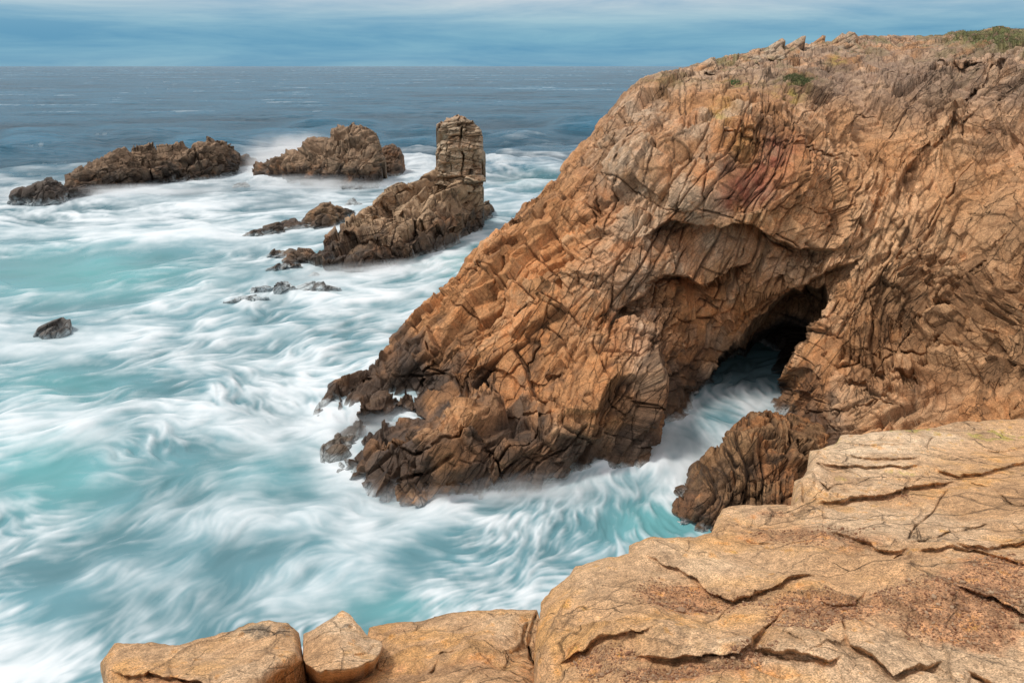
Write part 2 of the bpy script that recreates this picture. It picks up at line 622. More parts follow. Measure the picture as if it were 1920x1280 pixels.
def joints(p, fams, seed, amp, tilt, gw, gd, open_=(.2, .8), rnd=0.0, ct=0.35):
    """families of joints, each ending against the one before it: blocks that sit proud or back,
    slightly tilted, with open cracks in between"""
    n = len(p)
    hid = np.full(n, seed, np.uint32)
    E = np.full(n, 9.0, f32); G = np.zeros(n, f32); halo = np.zeros(n, f32)
    t = np.zeros(n, f32)
    for k, (nv, sp) in enumerate(fams):
        s = (p @ nv) / f32(sp) + hrand(hid, 31 + k) * 7
        hl, a, b, hu = lattice1(s.astype(f32), hid)
        lower = a < b
        e = np.minimum(a, b) * sp
        hj = np.where(lower, hl, hu)
        o = sstep(open_[0], open_[1], hrand(hj, 3 + k)).astype(f32)
        w = gw * (.6 + .8 * hrand(hj, 9))
        G = np.maximum(G, np.clip(1.15 - e / (1.5 * w), 0, 1) ** 1.3 * o)
        halo = np.maximum(halo, np.exp(-e / (3.0 * gw)) * sstep(.45, .9, hrand(hj, 5)))
        E = np.minimum(E, e)
        hid = ihash(hl.astype(np.int64), hid.astype(np.int64), np.zeros(n, np.int64), seed + k)
        t = t + tilt * (a - b) * sp * .5 * (hrand(hid, 40 + k) * 2 - 1)
    r = hrand(hid, 7) * 2 - 1
    off = amp * r + t - gd * G
    if rnd:
        off = off - rnd * np.exp(-E / (.5 * rnd + .05))
    return off.astype(f32), ct * (hrand(hid, 21) * 2 - 1), G, halo

# ------------------------------------------------------------------ the headland
def c3(*v):
    return np.array(v, f32)

OCHRE, SAND, GREY, RUST = c3(.50, .245, .105), c3(.60, .385, .22), c3(.54, .43, .315), c3(.50, .19, .06)
PURPLE, DARK, LICHEN, BROWN = c3(.31, .105, .062), c3(.055, .042, .034), c3(.36, .27, .06), c3(.26, .135, .065)
FOAMC = c3(.62, .70, .72)

def mixc(c, d, w):
    return c + (d - c) * np.clip(w, 0, 1)[:, None]

def waterline(c, V, lo, hi, seed, foam_h=0.3, foam=0.6, dark=0.62):
    """the band the sea keeps wet and black, and the white film still running off above the water"""
    z = V[:, 2]
    nz = fbm(V * f32(0.7), 3, seed)
    wet = 1 - sstep(lo, hi, z + nz * (hi - lo) * 0.7)
    c = mixc(c, DARK * (1 + 0.5 * nz[:, None]), wet * dark)
    film = (1 - sstep(0.0, foam_h, z + 0.5 * foam_h * fbm(V * c3(2.5, 2.5, 0.5), 3, seed + 3))) * foam
    c = mixc(c, FOAMC, film)
    return c, wet

cliff_top = [(584, 792), (588, 768), (606, 742), (640, 708), (668, 697), (702, 688), (716, 662), (742, 636), (772, 598), (806, 560),
             (830, 540), (868, 498), (898, 458), (928, 430), (962, 405), (1004, 374), (1040, 338), (1062, 300), (1086, 272), (1108, 255),
             (1130, 222), (1166, 180), (1196, 148), (1240, 133), (1300, 121), (1330, 112), (1380, 101), (1430, 94), (1500, 84),
             (1560, 77), (1620, 68), (1700, 68), (1766, 67), (1800, 59), (1860, 54), (1920, 55), (2010, 48), (2180, 36)]
cliff_bot = [(2180, 1060), (1560, 1060), (1470, 960), (1404, 860), (1408, 806), (1440, 748), (1462, 722), (1440, 716), (1370, 728),
             (1322, 742), (1304, 786), (1252, 850), (1212, 915), (1150, 945), (1060, 950), (960, 955), (860, 955), (770, 950), (712, 938),
             (690, 915), (660, 905), (630, 900), (634, 868), (664, 836), (706, 812), (760, 796), (800, 786), (770, 776), (700, 788),
             (640, 798)]
W = None
cliff_ctrl = [
    # where the sea meets it
    (590, 772, W, 0), (660, 772, W, 0), (740, 768, W, 0), (790, 776, W, .1), (640, 872, W, 0), (700, 912, W, 0), (780, 925, W, 0), (900, 920, W, 0),
    (1000, 915, W, 0), (1100, 895, W, 0), (1180, 868, W, 0), (1230, 830, W, 0), (1290, 765, W, 0), (1316, 742, W, 0),
    (700, 940, W, -.7), (900, 955, W, -.9), (1100, 945, W, -1.0), (1250, 860, W, -.9), (640, 900, W, -.6), (640, 796, W, -.6), (1308, 790, W, -1.0),
    (1440, 745, 40.5), (1410, 800, 36), (1405, 860, 33), (1560, 1050, 28), (2150, 1050, 20),
    # lower toe and the face above it
    (700, 822, W, 1.1), (800, 800, W, 1.7), (860, 772, W, 2.6), (760, 860, W, 1.0), (900, 850, W, 1.6), (1000, 840, W, 1.8), (1100, 800, W, 2.2), (1200, 740, W, 3.0),
    # upper toe
    (640, 712, 40.0), (700, 692, 41.0), (760, 690, 40.0), (830, 700, 39.0), (820, 740, 38),
    # sloping seaward face
    (742, 640, 42.5), (830, 545, 44.5), (900, 460, 46.5), (1040, 342, 50), (1108, 258, 52), (1196, 150, 57),
    (900, 640, 38.5), (900, 740, 36), (1000, 700, 35.8), (1000, 560, 40), (1000, 450, 44), (1100, 620, 36.6), (1100, 500, 39.6), (1100, 380, 43.5), (1150, 280, 46.5),
    (1200, 640, 36.8), (1200, 520, 38.5), (1200, 400, 40.5), (1200, 300, 43), (1220, 210, 48),
    # bulging brow over the cave
    (1300, 640, 39.0), (1300, 560, 39.2), (1320, 460, 39.5), (1350, 400, 38.6), (1400, 330, 39.6), (1350, 260, 42), (1380, 190, 46.5), (1300, 150, 52), (1330, 114, 60),
    (1440, 420, 38.3), (1500, 330, 40), (1500, 240, 43.5), (1520, 150, 50), (1480, 90, 60), (1600, 72, 64), (1620, 130, 54), (1620, 220, 47), (1620, 330, 42), (1600, 420, 40),
    (1560, 500, 38.5), (1480, 520, 38.6), (1400, 580, 39.5),
    # the wall to the right of the cave, coming round towards the camera
    (1500, 660, 37), (1520, 740, 34), (1560, 600, 36.5), (1600, 700, 33.5), (1560, 800, 31.5), (1700, 600, 35), (1700, 500, 37), (1700, 400, 39.5), (1700, 300, 43),
    (1740, 200, 47), (1720, 120, 53), (1700, 75, 64), (1700, 760, 30.5), (1800, 680, 31.5), (1800, 540, 34.5), (1800, 420, 37.5), (1800, 300, 41.5), (1830, 200, 45), (1820, 120, 50),
    (1800, 70, 60), (1900, 700, 29), (1900, 540, 32), (1900, 420, 35), (1900, 300, 39), (1900, 200, 43), (1900, 120, 47), (1900, 62, 54), (1900, 860, 24.5),
    (2100, 600, 26), (2100, 300, 35), (2100, 120, 42), (2100, 50, 52)]

R = Relief(cliff_top, cliff_bot, cliff_ctrl, 1.3, ragged=3.2, seed=3, roll=2.5, roll_px=34, roll_h=True)
# overhanging lips above the cave and ledges across the face
R.lip([(1180, 470), (1215, 440), (1250, 412), (1290, 420), (1320, 424), (1370, 416), (1410, 420), (1440, 440), (1475, 456), (1500, 462), (1580, 470)], 2.3, 58)
R.lip([(1130, 620), (1160, 572), (1205, 556), (1232, 516), (1252, 512), (1290, 518), (1312, 530), (1335, 534), (1372, 508), (1420, 500)], 2.5, 56)
R.lip([(1380, 590), (1430, 556), (1480, 540), (1512, 534), (1535, 512), (1560, 502), (1600, 496), (1620, 480)], 1.8, 36)
R.lip([(1180, 660), (1260, 606), (1300, 602), (1350, 588), (1390, 570)], .35, 20)
R.lip([(1560, 720), (1640, 700), (1720, 690), (1790, 640)], .5, 30)
R.lip([(1690, 110), (1740, 118), (1800, 135), (1850, 120), (1886, 96)], .9, 26)
R.lip([(1790, 180), (1830, 160), (1870, 130), (1900, 105)], 1.0, 40)
R.lip([(1650, 345), (1700, 320), (1745, 275), (1770, 235), (1800, 180)], 1.0, 60)
R.lip([(880, 720), (930, 690), (980, 715), (1040, 712), (1085, 690)], .5, 26)
R.lip([(860, 760), (920, 756), (990, 765), (1060, 748)], .4, 22)
R.lip([(1340, 240), (1400, 262), (1460, 266), (1520, 276), (1560, 290), (1610, 292)], .5, 26)
# long open joints
for ln, wd, dp in [
    ([(1322, 236), (1370, 250), (1440, 264), (1500, 270), (1550, 290), (1612, 293)], 3.4, .9),
    ([(1328, 250), (1326, 330), (1318, 415)], 2.4, .5), ([(1300, 215), (1322, 270), (1325, 330)], 2.2, .35),
    ([(1125, 335), (1180, 350), (1240, 388), (1300, 405)], 2.6, .5), ([(1480, 170), (1440, 210), (1410, 262)], 2.6, .5),
    ([(1560, 170), (1500, 220), (1450, 262)], 2.2, .4), ([(1400, 270), (1350, 330), (1320, 380)], 2.4, .4),
    ([(1250, 200), (1200, 270), (1170, 330)], 2.2, .4), ([(1290, 200), (1240, 280), (1205, 350)], 2.2, .35),
    ([(870, 505), (905, 508), (935, 512)], 2.6, .6), ([(905, 452), (950, 425), (1010, 390)], 2.4, .5),
    ([(1120, 330), (1125, 380), (1118, 440), (1090, 480)], 2.4, .45), ([(1180, 470), (1150, 520), (1145, 580), (1110, 600)], 2.6, .5),
    ([(1075, 480), (1050, 520), (1035, 540)], 2.2, .4), ([(870, 765), (880, 740), (840, 700), (800, 690)], 3.2, .7),
    ([(800, 640), (810, 680), (790, 720), (800, 760)], 3.4, .8), ([(740, 705), (800, 706), (850, 690)], 3, .6),
    ([(700, 840), (790, 858), (830, 840), (864, 812), (880, 790)], 3.4, .9), ([(864, 800), (905, 815), (930, 870), (945, 905)], 3.2, .8),
    ([(930, 870), (990, 820), (1020, 790), (1050, 770)], 3, .6), ([(760, 910), (810, 880), (850, 850)], 3.2, .7),
    ([(1000, 880), (1060, 840), (1100, 800)], 3, .6), ([(1170, 660), (1160, 710), (1190, 750), (1230, 780)], 2.6, .5),
    ([(1250, 590), (1300, 605), (1380, 590)], 2.4, .45), ([(1235, 520), (1220, 600), (1210, 660), (1215, 720)], 2.6, .4),
    ([(1420, 430), (1390, 480), (1360, 520)], 2.2, .35), ([(1290, 420), (1270, 470), (1240, 515)], 2.2, .35),
    ([(1540, 180), (1600, 200), (1660, 205), (1700, 180)], 2.4, .35), ([(1620, 740), (1660, 760), (1700, 765)], 2.2, .35),
    ([(1440, 640), (1520, 620), (1560, 600), (1580, 560)], 2.4, .4), ([(1560, 690), (1640, 660), (1700, 665), (1760, 640)], 2.6, .5),
    ([(1480, 790), (1540, 770), (1600, 772), (1650, 745)], 2.6, .45), ([(1620, 690), (1640, 620), (1632, 560)], 2.4, .4),
    ([(640, 760), (660, 730), (700, 712)], 3, .6), ([(950, 600), (1000, 580), (1070, 590)], 2.2, .35),
    ([(840, 560), (880, 580), (900, 620), (890, 660)], 2.4, .4), ([(1480, 380), (1540, 400), (1600, 385)], 2.2, .3),
    ([(1600, 130), (1650, 150), (1720, 150)], 2.6, .5), ([(1840, 190), (1800, 240), (1760, 300)], 2.6, .4)]:
    R.crack(ln, wd, dp)
# long fractures sweeping down to the left
for ln in [[(1232, 205), (1180, 260), (1130, 330), (1108, 420)], [(1340, 250), (1290, 330), (1262, 405)], [(1480, 250), (1400, 330), (1330, 402)], [(1560, 292), (1500, 350), (1440, 405)], [(1180, 330), (1140, 400), (1112, 470), (1080, 560)],
           [(1092, 300), (1040, 400), (960, 480), (900, 560)], [(1062, 420), (980, 500), (900, 600), (850, 650)], [(1150, 560), (1112, 650), (1148, 740), (1184, 790)], [(1000, 600), (930, 660), (860, 740)], [(1064, 560), (1010, 640), (960, 700), (900, 740)],
           [(1722, 170), (1640, 300), (1560, 420), (1500, 470)], [(1842, 300), (1740, 420), (1640, 540), (1560, 640)], [(1902, 420), (1800, 520), (1700, 640), (1600, 745)], [(1660, 160), (1600, 230), (1540, 330), (1490, 400)], [(1300, 440), (1262, 520), (1240, 600), (1228, 690)],
           [(1400, 440), (1350, 520), (1310, 600), (1290, 680)], [(1780, 620), (1700, 700), (1630, 770)]]:
    R.crack(ln, 2.2, .38, 3.5)
# the cave: an outer vault and the dark passage behind it
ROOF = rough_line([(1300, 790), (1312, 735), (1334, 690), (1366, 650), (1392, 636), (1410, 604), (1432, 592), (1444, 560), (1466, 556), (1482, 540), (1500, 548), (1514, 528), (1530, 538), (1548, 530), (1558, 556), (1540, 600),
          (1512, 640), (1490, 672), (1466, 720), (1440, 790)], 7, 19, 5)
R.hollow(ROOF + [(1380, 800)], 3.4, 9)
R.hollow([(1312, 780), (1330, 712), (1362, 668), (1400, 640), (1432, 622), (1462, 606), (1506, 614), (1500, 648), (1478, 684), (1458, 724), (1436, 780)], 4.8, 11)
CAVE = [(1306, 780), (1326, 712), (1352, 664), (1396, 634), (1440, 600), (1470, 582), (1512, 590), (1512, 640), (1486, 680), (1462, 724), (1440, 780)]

def cliff_disp(p, n, fx, fy):
    wr = sstep(1500, 1660, fx - 0.55 * (fy - 330) * (fy < 330)) * sstep(140, 240, fy)        # foliated wall on the right
    wl = 1 - sstep(1050, 1180, fx + 0.25 * (fy - 500))                                       # bouldery seaward slope
    wm = np.clip(1 - wr - wl, 0, 1)
    wt = 1 - sstep(110, 215, fy - 0.05 * (fx - 1500))
    wp = p + warp3(p, 0.14, .8, 5, 2) + warp3(p, 0.7, .09, 9, 2)
    off = np.zeros(len(p), f32); tint = np.zeros(len(p), f32); joint = np.zeros(len(p), f32); halo = np.zeros(len(p), f32)
    def add(w, ro, hw=1.0):
        nonlocal off, tint, joint, halo
        o, t, g, h = ro
        off = off + w * o; tint = tint + w * t; joint = np.maximum(joint, w * g); halo = np.maximum(halo, w * h * hw)
    fresh = sstep(-.35, .25, fbm(p * f32(.22), 2, 41))          # some faces are broken fine, some stay whole
    # broad faces, each broken off at its own slant
    e, h1, h2, v = worley(wp @ basis(58, 20, 6.0, 2.8, 3.4), 21)
    tv = np.stack([hrand(h1, 11), hrand(h1, 12), hrand(h1, 13)], 1) * 2 - 1
    big = .38 * (hrand(h1, 7) * 2 - 1) + .80 * (v * tv).sum(1)
    tint = tint + .32 * (hrand(h1, 25) * 2 - 1)
    e2, h3, h4, v2 = worley(wp @ basis(50, 10, 2.4, 1.3, 1.6), 22)
    tv2 = np.stack([hrand(h3, 11), hrand(h3, 12), hrand(h3, 13)], 1) * 2 - 1
    big2 = .14 * (hrand(h3, 7) * 2 - 1) + .36 * (v2 * tv2).sum(1)
    tint = tint + .2 * (hrand(h3, 25) * 2 - 1)
    off = off + (wm + .8 * wl + .45 * wr) * big + (.7 * wm + 1.1 * wl + .35 * wr) * big2
    joint = np.maximum(joint, (wm + wl) * .8 * np.clip(1 - e / .014, 0, 1) * (hrand(h1 ^ h2, 3) > .45))
    # jointed slabs of the middle face
    add(wm, joints(wp, [(jn(60, 14), 1.3), (jn(-22, 10), 2.6), (jn(90, 70), 2.4)], 101, .10, .13, .050, .26, (.35, .85), .012))
    add(wm * (.3 + .7 * fresh), joints(wp, [(jn(66, 8), .40), (jn(-8, -10), 1.1), (jn(30, 60), 3.2)], 102, .045, .15, .034, .15, (.25, .8)))
    add(wm * (1 - .6 * fresh), joints(wp, [(jn(86, 12), .8), (jn(18, 8), 1.9)], 108, .03, .08, .036, .13, (.5, .95)))
    # broken boulders of the seaward slope
    add(wl, joints(wp, [(jn(42, 20), 1.6), (jn(-48, 14), 2.0), (jn(80, 60), 2.4)], 103, .17, .22, .050, .28, (.3, .85), .025))
    add(wl * (.3 + .7 * fresh), joints(wp, [(jn(50, 10), .5), (jn(-30, -12), .8), (jn(10, 60), 3.2)], 104, .06, .19, .034, .15, (.25, .8)))
    # thin folded foliation of the right-hand wall
    wq = wp + warp3(p, 0.12, 1.3, 15, 2)
    wf = wr * (0.22 + 0.78 * sstep(-.3, .4, fbm(p * f32(.16), 2, 52) + .5 * sstep(400, 620, fy) - .2))
    add(wf, joints(wq, [(jn(40, 6), .8), (jn(-45, 14), 3.0), (jn(80, 65), 2.6)], 105, .13, .26, .045, .22, (.4, .9), .01))
    add(wf, joints(wq, [(jn(44, 2), .26), (jn(-30, -14), 1.3), (jn(10, 60), 3.2)], 106, .05, .24, .026, .08, (.4, .9)))
    add(wf * .8, joints(wq, [(jn(36, -6), .13), (jn(-40, 10), 2.4)], 109, .022, .2, .016, .03, (.5, 1.0)))
    # rubble of the crest
    add(wt, joints(wp, [(jn(36, 25), .6), (jn(-40, 14), 1.2), (jn(80, 60), 1.1)], 107, .22, .5, .05, .22, (.3, .8)), .4)
    off += .42 * fbm(p * f32(.3), 3, 71) + .05 * fbm(p * f32(1.4), 3, 72, .5) + .012 * fbm(p * f32(6), 2, 73)
    return n * off[:, None], {'tint': tint, 'joint': joint, 'halo': halo, 'wr': wr, 'wl': wl, 'wm': wm, 'wt': wt}

def cliff_color(R):
    V, i, fx, fy = R.V, R.info, R.fx, R.fy
    n1 = fbm(V * f32(.25), 4, 81); n2 = fbm(V * f32(.7), 4, 82); n3 = fbm(V * f32(2.2), 3, 83)
    c = np.repeat(OCHRE[None], len(V), 0)
    c = mixc(c, GREY, .55 * i['wm'] * sstep(-.3, .5, n1 + .5 * i['tint']))
    c = mixc(c, SAND, .42 * i['wr'] * sstep(-.5, .4, n1 + .2 * n2))
    c = mixc(c, SAND, .4 * sstep(.0, .7, i['tint'] + .3 * n2))
    c = mixc(c, BROWN, .6 * sstep(.1, .8, -i['tint'] + .3 * n1))
    c = mixc(c, RUST, .55 * sstep(.05, .6, n2 + .4 * n3 + .25 * i['tint']) * (1 - .5 * i['wr']))
    c = mixc(c, c3(.34, .255, .19), .8 * i['wt'] * sstep(-.5, .3, n2))
    c = mixc(c, GREY, np.clip(gauss(fx, fy, [(1170, 300, 70, 90, .7), (1215, 210, 60, 20, .6), (1190, 560, 40, 90, .6), (1215, 680, 40, 90, .5), (1340, 470, 90, 40, .4), (1480, 500, 90, 40, .45)]), 0, 1) * (.7 + .5 * n3))
    c = mixc(c, SAND * f32(1.06), np.clip(gauss(fx, fy, [(1690, 400, 110, 90, .55), (1560, 470, 120, 70, .5), (1780, 260, 60, 120, .4)]), 0, 1) * (.7 + .5 * n2))
    c = mixc(c, PURPLE, np.clip(gauss(fx, fy, [(1410, 340, 60, 48, 1.0), (1450, 285, 46, 34, .9), (1380, 385, 50, 28, .6), (1240, 880, 30, 60, 0)]), 0, 1) * (.75 + .4 * n3))
    c = mixc(c, c3(.40, .25, .07), np.clip(gauss(fx, fy, [(1400, 280, 34, 28, .5), (1395, 395, 54, 26, .5), (1360, 205, 30, 30, .5)]), 0, 1) * (.6 + .6 * n2))
    c = mixc(c, RUST, np.clip(gauss(fx, fy, [(1270, 640, 60, 40, .5), (1130, 480, 60, 70, .35), (900, 520, 90, 60, .35), (1500, 720, 80, 60, .45), (1000, 700, 120, 60, .3)]), 0, 1) * (.6 + .7 * n3))
    # iron stain spreading from the joints
    c = mixc(c, RUST * f32(.7), .6 * np.clip(i['halo'] * (.4 + n2), 0, 1))
    c = mixc(c, c3(.06, .036, .024), .7 * np.clip(np.maximum(i['joint'], i['xcrack'] ** 2) * 1.3 - .3, 0, 1))  # joint cores blackened to stand for crack shade, with some soil and algae
    # lichen and thin turf on the crest
    c = mixc(c, c3(.17, .16, .06), i['wt'] * .8 * sstep(.15, .5, n2 + .25 * n3))
    c = mixc(c, c3(.30, .20, .14), np.clip(gauss(fx, fy, [(1720, 150, 170, 70, .95), (1540, 140, 130, 45, .7), (1880, 200, 60, 120, .5), (1300, 150, 90, 30, .5)]), 0, 1) * (.7 + .5 * n2))
    c = mixc(c, LICHEN, np.clip(gauss(fx, fy, [(1350, 215, 16, 22, .6), (1480, 170, 26, 14, .8), (1575, 112, 20, 8, .9), (1380, 160, 30, 8, .6)]), 0, 1) * sstep(-.2, .4, n3))
    c = mixc(c, c3(.13, .14, .05), np.clip(gauss(fx, fy, [(1860, 68, 90, 20, 1.5), (1500, 152, 34, 14, 1.1), (1374, 157, 14, 4, 1.2), (1250, 155, 60, 12, .5)]), 0, 1) * sstep(-.5, .2, n3))
    # dark algae lower down
    c = mixc(c, DARK * f32(1.3), .55 * sstep(.0, .6, n1 + gauss(fx, fy, [(1150, 850, 110, 70, .8), (800, 740, 120, 60, .4), (760, 860, 120, 60, .4), (1260, 730, 50, 60, .5), (1700, 590, 90, 60, .25)])) * sstep(6, 1.5, V[:, 2]))
    c = mixc(c, BROWN * f32(.72), .8 * sstep(.1, .75, gauss(fx, fy, [(1100, 870, 200, 70, .9), (780, 740, 130, 60, .75), (760, 870, 160, 60, .8), (1260, 740, 60, 80, .5), (1690, 590, 120, 80, .75), (1600, 700, 120, 60, .4), (1860, 620, 90, 140, .7), (1760, 480, 60, 60, .35), (1870, 420, 50, 60, .4), (660, 740, 70, 40, .8),
                                                                 (980, 400, 60, 40, .4), (1060, 330, 40, 50, .4), (1640, 300, 60, 80, .4), (1240, 160, 60, 30, .3)]) + .45 * n2 + .25 * n3 - .1))
    c *= (1 + .26 * i['tint'] + .16 * n3 + .10 * n2)[:, None]
    c = mixc(c, c3(.13, .075, .04), inside(fx, fy, ROOF) * .75)  # vault interior tinted dark brown to stand for its dimness
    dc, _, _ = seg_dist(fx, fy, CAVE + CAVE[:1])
    c = mixc(c, DARK * f32(.6), inside(fx, fy, CAVE) * sstep(0, 16, dc) * .9)      # wet rock blackened: the cave's shade put into its colour
    c, wet = waterline(c, V, .6, 3.9, 91, .36, .6, .82)
    return np.clip(c, .01, .9), wet * .6

R.finish(cliff_disp)
cliff = empty('sea_cliff', (float(R.V[:, 0].mean()), 40.0, 0.0))
tag(cliff, 'tall orange brown headland of cracked rock with a dark sea cave at its foot', 'cliff')
CL = R
R.build('rock_face', MAT_CLIFF, cliff_color, back=22, power=1.5, zend=-2.5, rings=9, parent=cliff)


# ------------------------------------------------------------------ the sea
def sea_material():
    m = bpy.data.materials.new('sea_water')
    m.use_nodes = True
    nt = m.node_tree; nt.nodes.clear(); L = nt.links
    out = node(nt, 'ShaderNodeOutputMaterial')
    b = node(nt, 'ShaderNodeBsdfPrincipled')
    b.inputs['IOR'].default_value = 1.33
    L.new(b.outputs[0], out.inputs[0])
    tone = node(nt, 'ShaderNodeAttribute', attribute_name='tone')
    foam = node(nt, 'ShaderNodeAttribute', attribute_name='foam')
    far = node(nt, 'ShaderNodeAttribute', attribute_name='open_water')
    tc = node(nt, 'ShaderNodeTexCoord')
    L.new(tone.outputs['Color'], b.inputs['Base Color'])
    rr = node(nt, 'ShaderNodeMapRange')
    rr.inputs['To Min'].default_value = 0.24; rr.inputs['To Max'].default_value = 0.9
    L.new(foam.outputs['Fac'], rr.inputs['Value']); L.new(rr.outputs[0], b.inputs['Roughness'])
    sp = node(nt, 'ShaderNodeMapRange')
    sp.inputs['To Min'].default_value = 0.24; sp.inputs['To Max'].default_value = 0.1
    L.new(foam.outputs['Fac'], sp.inputs['Value']); L.new(sp.outputs[0], b.inputs['Specular IOR Level'])
    mp = node(nt, 'ShaderNodeMapping')
    mp.inputs['Scale'].default_value = (0.22, 0.5, 0.3)
    L.new(tc.outputs['Object'], mp.inputs[0])
    n = node(nt, 'ShaderNodeTexNoise')
    n.inputs['Scale'].default_value = 1.0; n.inputs['Detail'].default_value = 7; n.inputs['Roughness'].default_value = 0.6; n.inputs['Distortion'].default_value = 0.6
    L.new(mp.outputs[0], n.inputs['Vector'])
    bp = node(nt, 'ShaderNodeBump')
    bp.inputs['Distance'].default_value = 2.2
    L.new(n.outputs['Fac'], bp.inputs['Height'])
    L.new(far.outputs['Fac'], bp.inputs['Strength'])
    L.new(bp.outputs[0], b.inputs['Normal'])
    return m

# rest of the foam lies along the rocks: their waterlines
SHORE = [[(20, 380), (120, 372), (240, 352), (410, 330), (480, 305)], [(490, 325), (600, 350), (700, 350), (757, 330)],
         [(455, 442), (600, 425), (640, 400)], [(505, 480), (600, 510), (720, 512), (860, 465), (905, 440)],
         [(590, 772), (740, 768), (790, 778)], [(600, 860), (640, 880), (700, 912), (780, 925), (900, 918), (1100, 895), (1200, 860), (1250, 820), (1316, 742)],
         [(1440, 735), (1400, 800), (1320, 850), (1262, 930), (1300, 1000)]]

# strokes along which the water is drawn out, in picture pixels turned into places on the sea
STROKES = [
    [(0, 400), (300, 410), (600, 395)], [(0, 470), (250, 455), (480, 450)], [(0, 520), (200, 530), (420, 500), (560, 470)], [(0, 600), (200, 590), (420, 560), (620, 550)],
    [(200, 660), (400, 630), (560, 610), (740, 600)], [(0, 650), (150, 660), (330, 640)], [(0, 720), (180, 715), (330, 700)], [(560, 700), (640, 660), (720, 640)],
    [(360, 740), (400, 800), (480, 840), (580, 850)], [(400, 720), (450, 780), (530, 815), (610, 820)], [(440, 700), (500, 750), (560, 780), (610, 780)],
    [(330, 760), (340, 830), (400, 890), (500, 910), (620, 900)], [(0, 830), (90, 860), (160, 830), (230, 780), (330, 740)], [(0, 900), (110, 930), (220, 890), (270, 820)],
    [(60, 980), (200, 990), (300, 940), (360, 900)], [(200, 1060), (300, 1010), (400, 990), (520, 1000)], [(250, 1130), (330, 1070), (430, 1040)], [(420, 1130), (480, 1070), (560, 1020), (640, 1000)],
    [(500, 1150), (600, 1090), (680, 1060), (760, 1060)], [(0, 1080), (120, 1060), (220, 1100)], [(0, 1160), (120, 1150), (200, 1190)], [(0, 1270), (120, 1230), (240, 1190)],
    [(620, 960), (700, 990), (800, 985), (900, 1000)], [(720, 1040), (820, 1080), (900, 1060), (960, 1010)], [(640, 930), (760, 960), (900, 955), (1050, 945)],
    [(1400, 720), (1340, 800), (1250, 870), (1150, 930), (1040, 970)], [(1440, 730), (1380, 810), (1300, 870), (1220, 950), (1150, 1010)], [(1000, 1030), (1080, 1050), (1160, 1020)],
    [(760, 1140), (860, 1120), (960, 1110), (1020, 1080)], [(600, 560), (720, 560), (830, 520), (900, 470)], [(620, 620), (720, 600), (800, 550)],
    [(620, 450), (500, 500), (420, 560)], [(560, 530), (480, 560), (380, 590)], [(940, 300), (1000, 330), (1060, 320)], [(480, 320), (560, 370), (700, 375), (840, 330)], [(160, 370), (300, 385), (440, 350)]]

# where the water shows (negative) and where foam covers it (positive)
DENS = [
    (200, 415, 260, 34, .75), (40, 345, 110, 22, .6), (500, 300, 60, 40, .9), (600, 275, 70, 28, .55), (840, 320, 110, 24, .6), (1000, 285, 90, 12, .6), (1000, 330, 80, 16, -.1),
    (620, 375, 90, 14, .6), (420, 390, 120, 26, .45), (140, 512, 190, 34, -1.15), (330, 470, 130, 20, -.35), (460, 480, 90, 20, .1), (60, 445, 90, 14, -.2),
    (600, 550, 200, 22, .55), (720, 610, 120, 40, .45), (440, 560, 160, 22, .4), (860, 500, 70, 20, -.15), (300, 570, 130, 16, -.35), (700, 515, 80, 14, .3), (900, 380, 30, 60, -.1),
    (640, 640, 60, 18, -.4), (250, 640, 220, 28, .5), (60, 640, 60, 20, -.2), (120, 715, 160, 26, -.8), (300, 715, 110, 18, -.3), (560, 690, 120, 50, .55), (500, 780, 120, 70, .75), (620, 820, 60, 60, .65),
    (330, 800, 60, 40, .35), (360, 850, 30, 26, -.7), (230, 800, 110, 30, .2), (90, 890, 120, 56, -1.05), (220, 930, 50, 20, -.8), (530, 885, 100, 24, -.5), (580, 830, 40, 20, -.4), (30, 800, 60, 24, .35), (380, 720, 70, 20, -.25),
    (420, 990, 140, 34, .35), (290, 960, 60, 20, .2), (240, 1010, 90, 30, -.35), (480, 1060, 120, 50, -.65), (330, 1060, 60, 30, -.35), (620, 1090, 60, 40, -.4), (700, 950, 110, 40, .6), (860, 975, 160, 26, .35), (640, 1010, 60, 26, .4),
    (800, 1040, 110, 36, -.25), (740, 1145, 80, 24, -.9), (930, 1110, 80, 34, .45), (1040, 1050, 120, 40, -.15), (1200, 980, 80, 26, -.7), (1290, 985, 60, 30, -.9), (1120, 960, 70, 24, .25), (1150, 1030, 60, 20, -.2),
    (1250, 880, 70, 50, .25), (1350, 790, 60, 40, .0), (1440, 680, 60, 46, -1.9), (110, 1130, 110, 46, -.9), (40, 1040, 90, 30, .35), (30, 1240, 110, 50, .7), (240, 1170, 80, 40, .45), (200, 1080, 60, 24, .1), (900, 920, 160, 14, .5), (660, 860, 60, 40, .4)]  # foam taken out inside the cave to darken its water like shade

